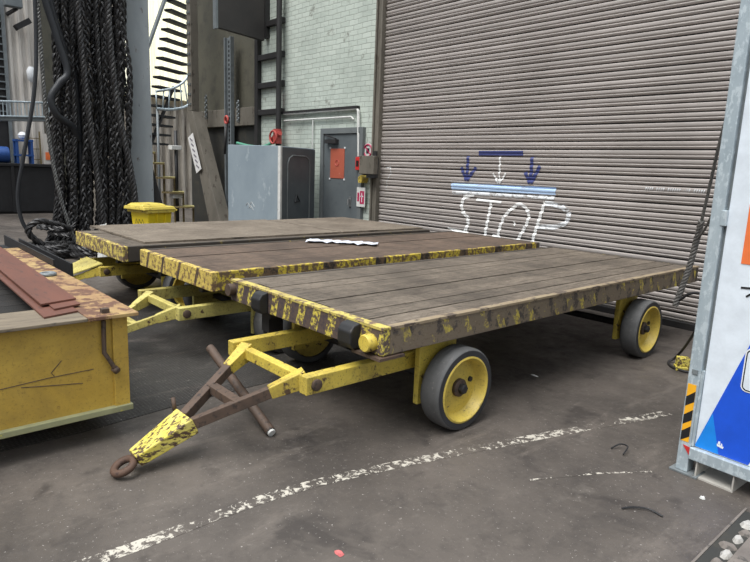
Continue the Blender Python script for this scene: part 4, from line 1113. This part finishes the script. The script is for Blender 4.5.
# open steel stair in front of the corrugated wall
ST = thing('steel_staircase', 'open black tread staircase with galvanised rails climbing behind the grey column', 'staircase', (-16.5, 6.6, 0))
uu = V3((-0.50, 0.866, 0))
n = 20
bot = V3((0.0, -0.10, 2.05)); top = V3((0.0, 0.86, 6.75))
for k in range(n):
    t = k / (n - 1); c = bot.lerp(top, t)
    w = 0.34 + 0.14 * min(1, t * 2.2)
    Rm = Matrix((( -uu.y * -1, uu.x, 0), (-uu.x, uu.y, 0), (0, 0, 1)))
    MB().cbox(c + uu * (w * 0.9) - V3((-0.12, 0.14, 0)), (0.24, w * 2.3, 0.055), Matrix.Rotation(math.radians(30), 3, 'Z')).build('tread', 'tread', ST)
MB().bar((0.2, -0.45, 3.85), (0.2, 0.72, 6.9), 0.05, 0.18, up=(1, 0, 0)).build('stringer', 'galv_dull', ST)
MB().bar((0.1, -0.22, 1.9), (0.0, 0.55, 3.6), 0.05, 0.14, up=(1, 0, 0)).build('stringer', 'dark_steel', ST)
MB().box((0.06, -0.50, 0), (0.18, -0.40, 4.0)).build('post', 'dark_steel', ST)
HR = thing('stair_handrail', 'curved galvanised double handrail sweeping down beside the open staircase', 'handrail', (-15.4, 6.5, 0))
a_ = [(-0.05, 0.72, 6.4), (-0.05, 0.70, 5.2), (-0.05, 0.68, 4.25), (-0.03, 0.55, 3.75), (0.0, 0.20, 3.45), (0.03, -0.30, 3.30)]
b_ = [(-0.05, 0.98, 6.4), (-0.05, 0.97, 5.2), (-0.05, 0.95, 4.2), (-0.03, 0.82, 3.45), (0.0, 0.55, 3.05), (0.03, 0.10, 2.90), (0.05, -0.30, 2.88)]
sa = spline(a_, 10); sb = spline(b_, 10)
MB().tube(sa, 0.032, 8).build('upper_rail', 'galv', HR); MB().tube(sb, 0.036, 8).build('lower_rail', 'galv', HR)
for k in range(16):
    q = sa[int(k / 15 * (len(sa) - 1))]; r2 = sb[int(k / 15 * (len(sb) - 1))]
    MB().tube([q, r2], 0.018, 6).build('baluster', 'galv', HR)
MB().tube([(0.03, -0.28, 2.88), (0.03, -0.28, 0.0)], 0.03, 8).build('post', 'galv_dull', HR)
MB().tube([(-0.05, 0.97, 5.0), (-0.05, 1.02, 0.0)], 0.03, 8).build('post', 'galv_dull', HR)
# low ochre steps with yellow edges
YS = thing('stepped_frame', 'low ochre steps with yellow edges in front of the corrugated wall behind the yellow bin', 'steps', (-13.8, 5.8, 0))
prev = None
pts = [(-0.20, -0.40, 1.763), (-0.128, -0.231, 1.763), (-0.057, -0.057, 1.53), (0.03, 0.149, 1.21), (0.109, 0.327, 0.88), (0.20, 0.528, 0.546)]
dl = V3((0.38, 0.925, 0))
for k in range(1, 6):
    x, y, z = pts[k]
    st = MB().bar(V3((x, y, z)) - dl * 0.50, V3((x, y, z)), 0.40, 0.035).build('tread', 'stair_gold', YS)
    MB().bar(V3((x, y, z + 0.026)) - dl * 0.26, V3((x, y, z + 0.026)), 0.41, 0.014).build('edge_strip', 'stair_edge', st, 'yellow edge strip')
    MB().bar((x, y - 0.02, 0.0), (x, y - 0.02, z - 0.018), 0.035, 0.035, up=(1, 0, 0)).build('post', 'stair_gold', YS)
MB().bar((-0.30, -0.62, 0), (-0.30, -0.62, 2.3), 0.035, 0.035, up=(1, 0, 0)).build('tall_post', 'stair_edge', YS)

# ------------------------------------------------------------------ litter on the floor
def blob(name, loc, size, mat, label, cat, seed, group=None):
    m = MB(); r = random.Random(seed); n = 9
    out = [(size[0] * r.uniform(0.6, 1.0) * math.cos(2 * PI * k / n), size[1] * r.uniform(0.6, 1.0) * math.sin(2 * PI * k / n)) for k in range(n)]
    A = [m._v((x, y, 0.002)) for x, y in out]; B = [m._v((x * 0.6, y * 0.6, size[2] * r.uniform(0.7, 1.0))) for x, y in out]
    for k in range(n): m._f([A[k], A[(k + 1) % n], B[(k + 1) % n], B[k]])
    m._f(A[::-1]); m._f(B)
    o = m.build(name, mat); o.location = loc; return tag(o, label, cat, group)
blob('scrap', (-1.76, 1.44, 0), (0.030, 0.022, 0.012), worn('pink_red_plastic', sr(206, 110, 108), sr(180, 92, 92), None, scale=30), 'small pinkish red scrap on the floor near the white line', 'scrap', 3)
blob('paper_scrap', (-2.57, 4.09, 0), (0.05, 0.015, 0.008), 'paper', 'small white paper scrap on the floor under the nearest cart', 'scrap', 4)
blob('pebble', (-0.955, 3.17, 0), (0.016, 0.014, 0.016), 'white_dirty', 'small pale pebble by the storage unit fork pocket', 'pebble', 5)
for k, (p, lb) in enumerate(((((-1.53, 3.33, 0.006), (-1.50, 3.38, 0.03), (-1.45, 3.37, 0.035), (-1.44, 3.30, 0.012)), 'curled black strip on the floor between the white line and the storage unit'),
             (((-1.17, 2.74, 0.006), (-1.14, 2.78, 0.012), (-1.08, 2.83, 0.012), (-1.01, 2.83, 0.006)), 'bent black strip on the floor near the apron edge'))):
    o = MB(p[0]).tube(spline(p, 6), 0.0045, 6).build('rubber_strip', 'black'); o.location = p[0]; tag(o, lb, 'rubber strip', 'black strips on the floor')
for k in range(6):
    blob('rubble', (-0.712 + 0.010 * math.sin(k * 2.1), 2.66 + k * 0.085, 0), (0.026 + 0.008 * (k % 3), 0.045 + 0.012 * (k % 2), 0.016 + 0.004 * (k % 2)), 'fork_grey' if k % 2 else 'kerb', 'pale lump of rubble in the groove along the apron edge', 'rubble', 20 + k, 'rubble lumps in the groove')
blob('white_scrap', (-8.95, 2.78, 0.0), (0.16, 0.12, 0.72), 'white_dirty', 'white sack beside the yellow bin', 'sack', 9)

# ------------------------------------------------------------------ camera, light
yaw, pitch, roll = -0.83890, 0.184697, 0.038225
fwd = V3((math.sin(yaw) * math.cos(pitch), math.cos(yaw) * math.cos(pitch), -math.sin(pitch)))
rgt = V3((math.cos(yaw), -math.sin(yaw), 0)); upv = rgt.cross(fwd)
r2 = rgt * math.cos(roll) + upv * math.sin(roll); u2 = -rgt * math.sin(roll) + upv * math.cos(roll)
cd = bpy.data.cameras.new('camera'); cd.sensor_width = 36; cd.lens = 599.4 / 750 * 36; cd.clip_end = 200
cam = bpy.data.objects.new('camera', cd); COL.objects.link(cam)
cam.matrix_world = Matrix(((r2.x, u2.x, -fwd.x, 0), (r2.y, u2.y, -fwd.y, 0), (r2.z, u2.z, -fwd.z, 1.6), (0, 0, 0, 1)))
SC.camera = cam

w = bpy.data.worlds.new('overcast'); SC.world = w; w.use_nodes = True
nt_ = w.node_tree; bg = nt_.nodes['Background']
tc = nt_.nodes.new('ShaderNodeTexCoord'); sx = nt_.nodes.new('ShaderNodeSeparateXYZ'); nt_.links.new(tc.outputs['Generated'], sx.inputs[0])
mr = nt_.nodes.new('ShaderNodeMapRange'); nt_.links.new(sx.outputs[2], mr.inputs['Value'])
mr.inputs['From Min'].default_value = 0.0; mr.inputs['From Max'].default_value = 0.9; mr.inputs['To Min'].default_value = 0.05; mr.inputs['To Max'].default_value = 1.45
nt_.links.new(mr.outputs[0], bg.inputs[1])
bg.inputs[0].default_value = (0.88, 0.94, 1.0, 1)
sd = bpy.data.lights.new('daylight', 'SUN'); sd.energy = 3.0; sd.angle = math.radians(38); sd.color = (1.0, 0.98, 0.95)
so = bpy.data.objects.new('daylight', sd); COL.objects.link(so)
so.rotation_euler = V3((-0.06, 0.52, -1.0)).to_track_quat('-Z', 'Y').to_euler()

SC.view_settings.view_transform = 'Standard'
SC.view_settings.look = 'None'
SC.view_settings.gamma = 1
SC.view_settings.exposure = 0.36
SC.view_settings.use_curve_mapping = False
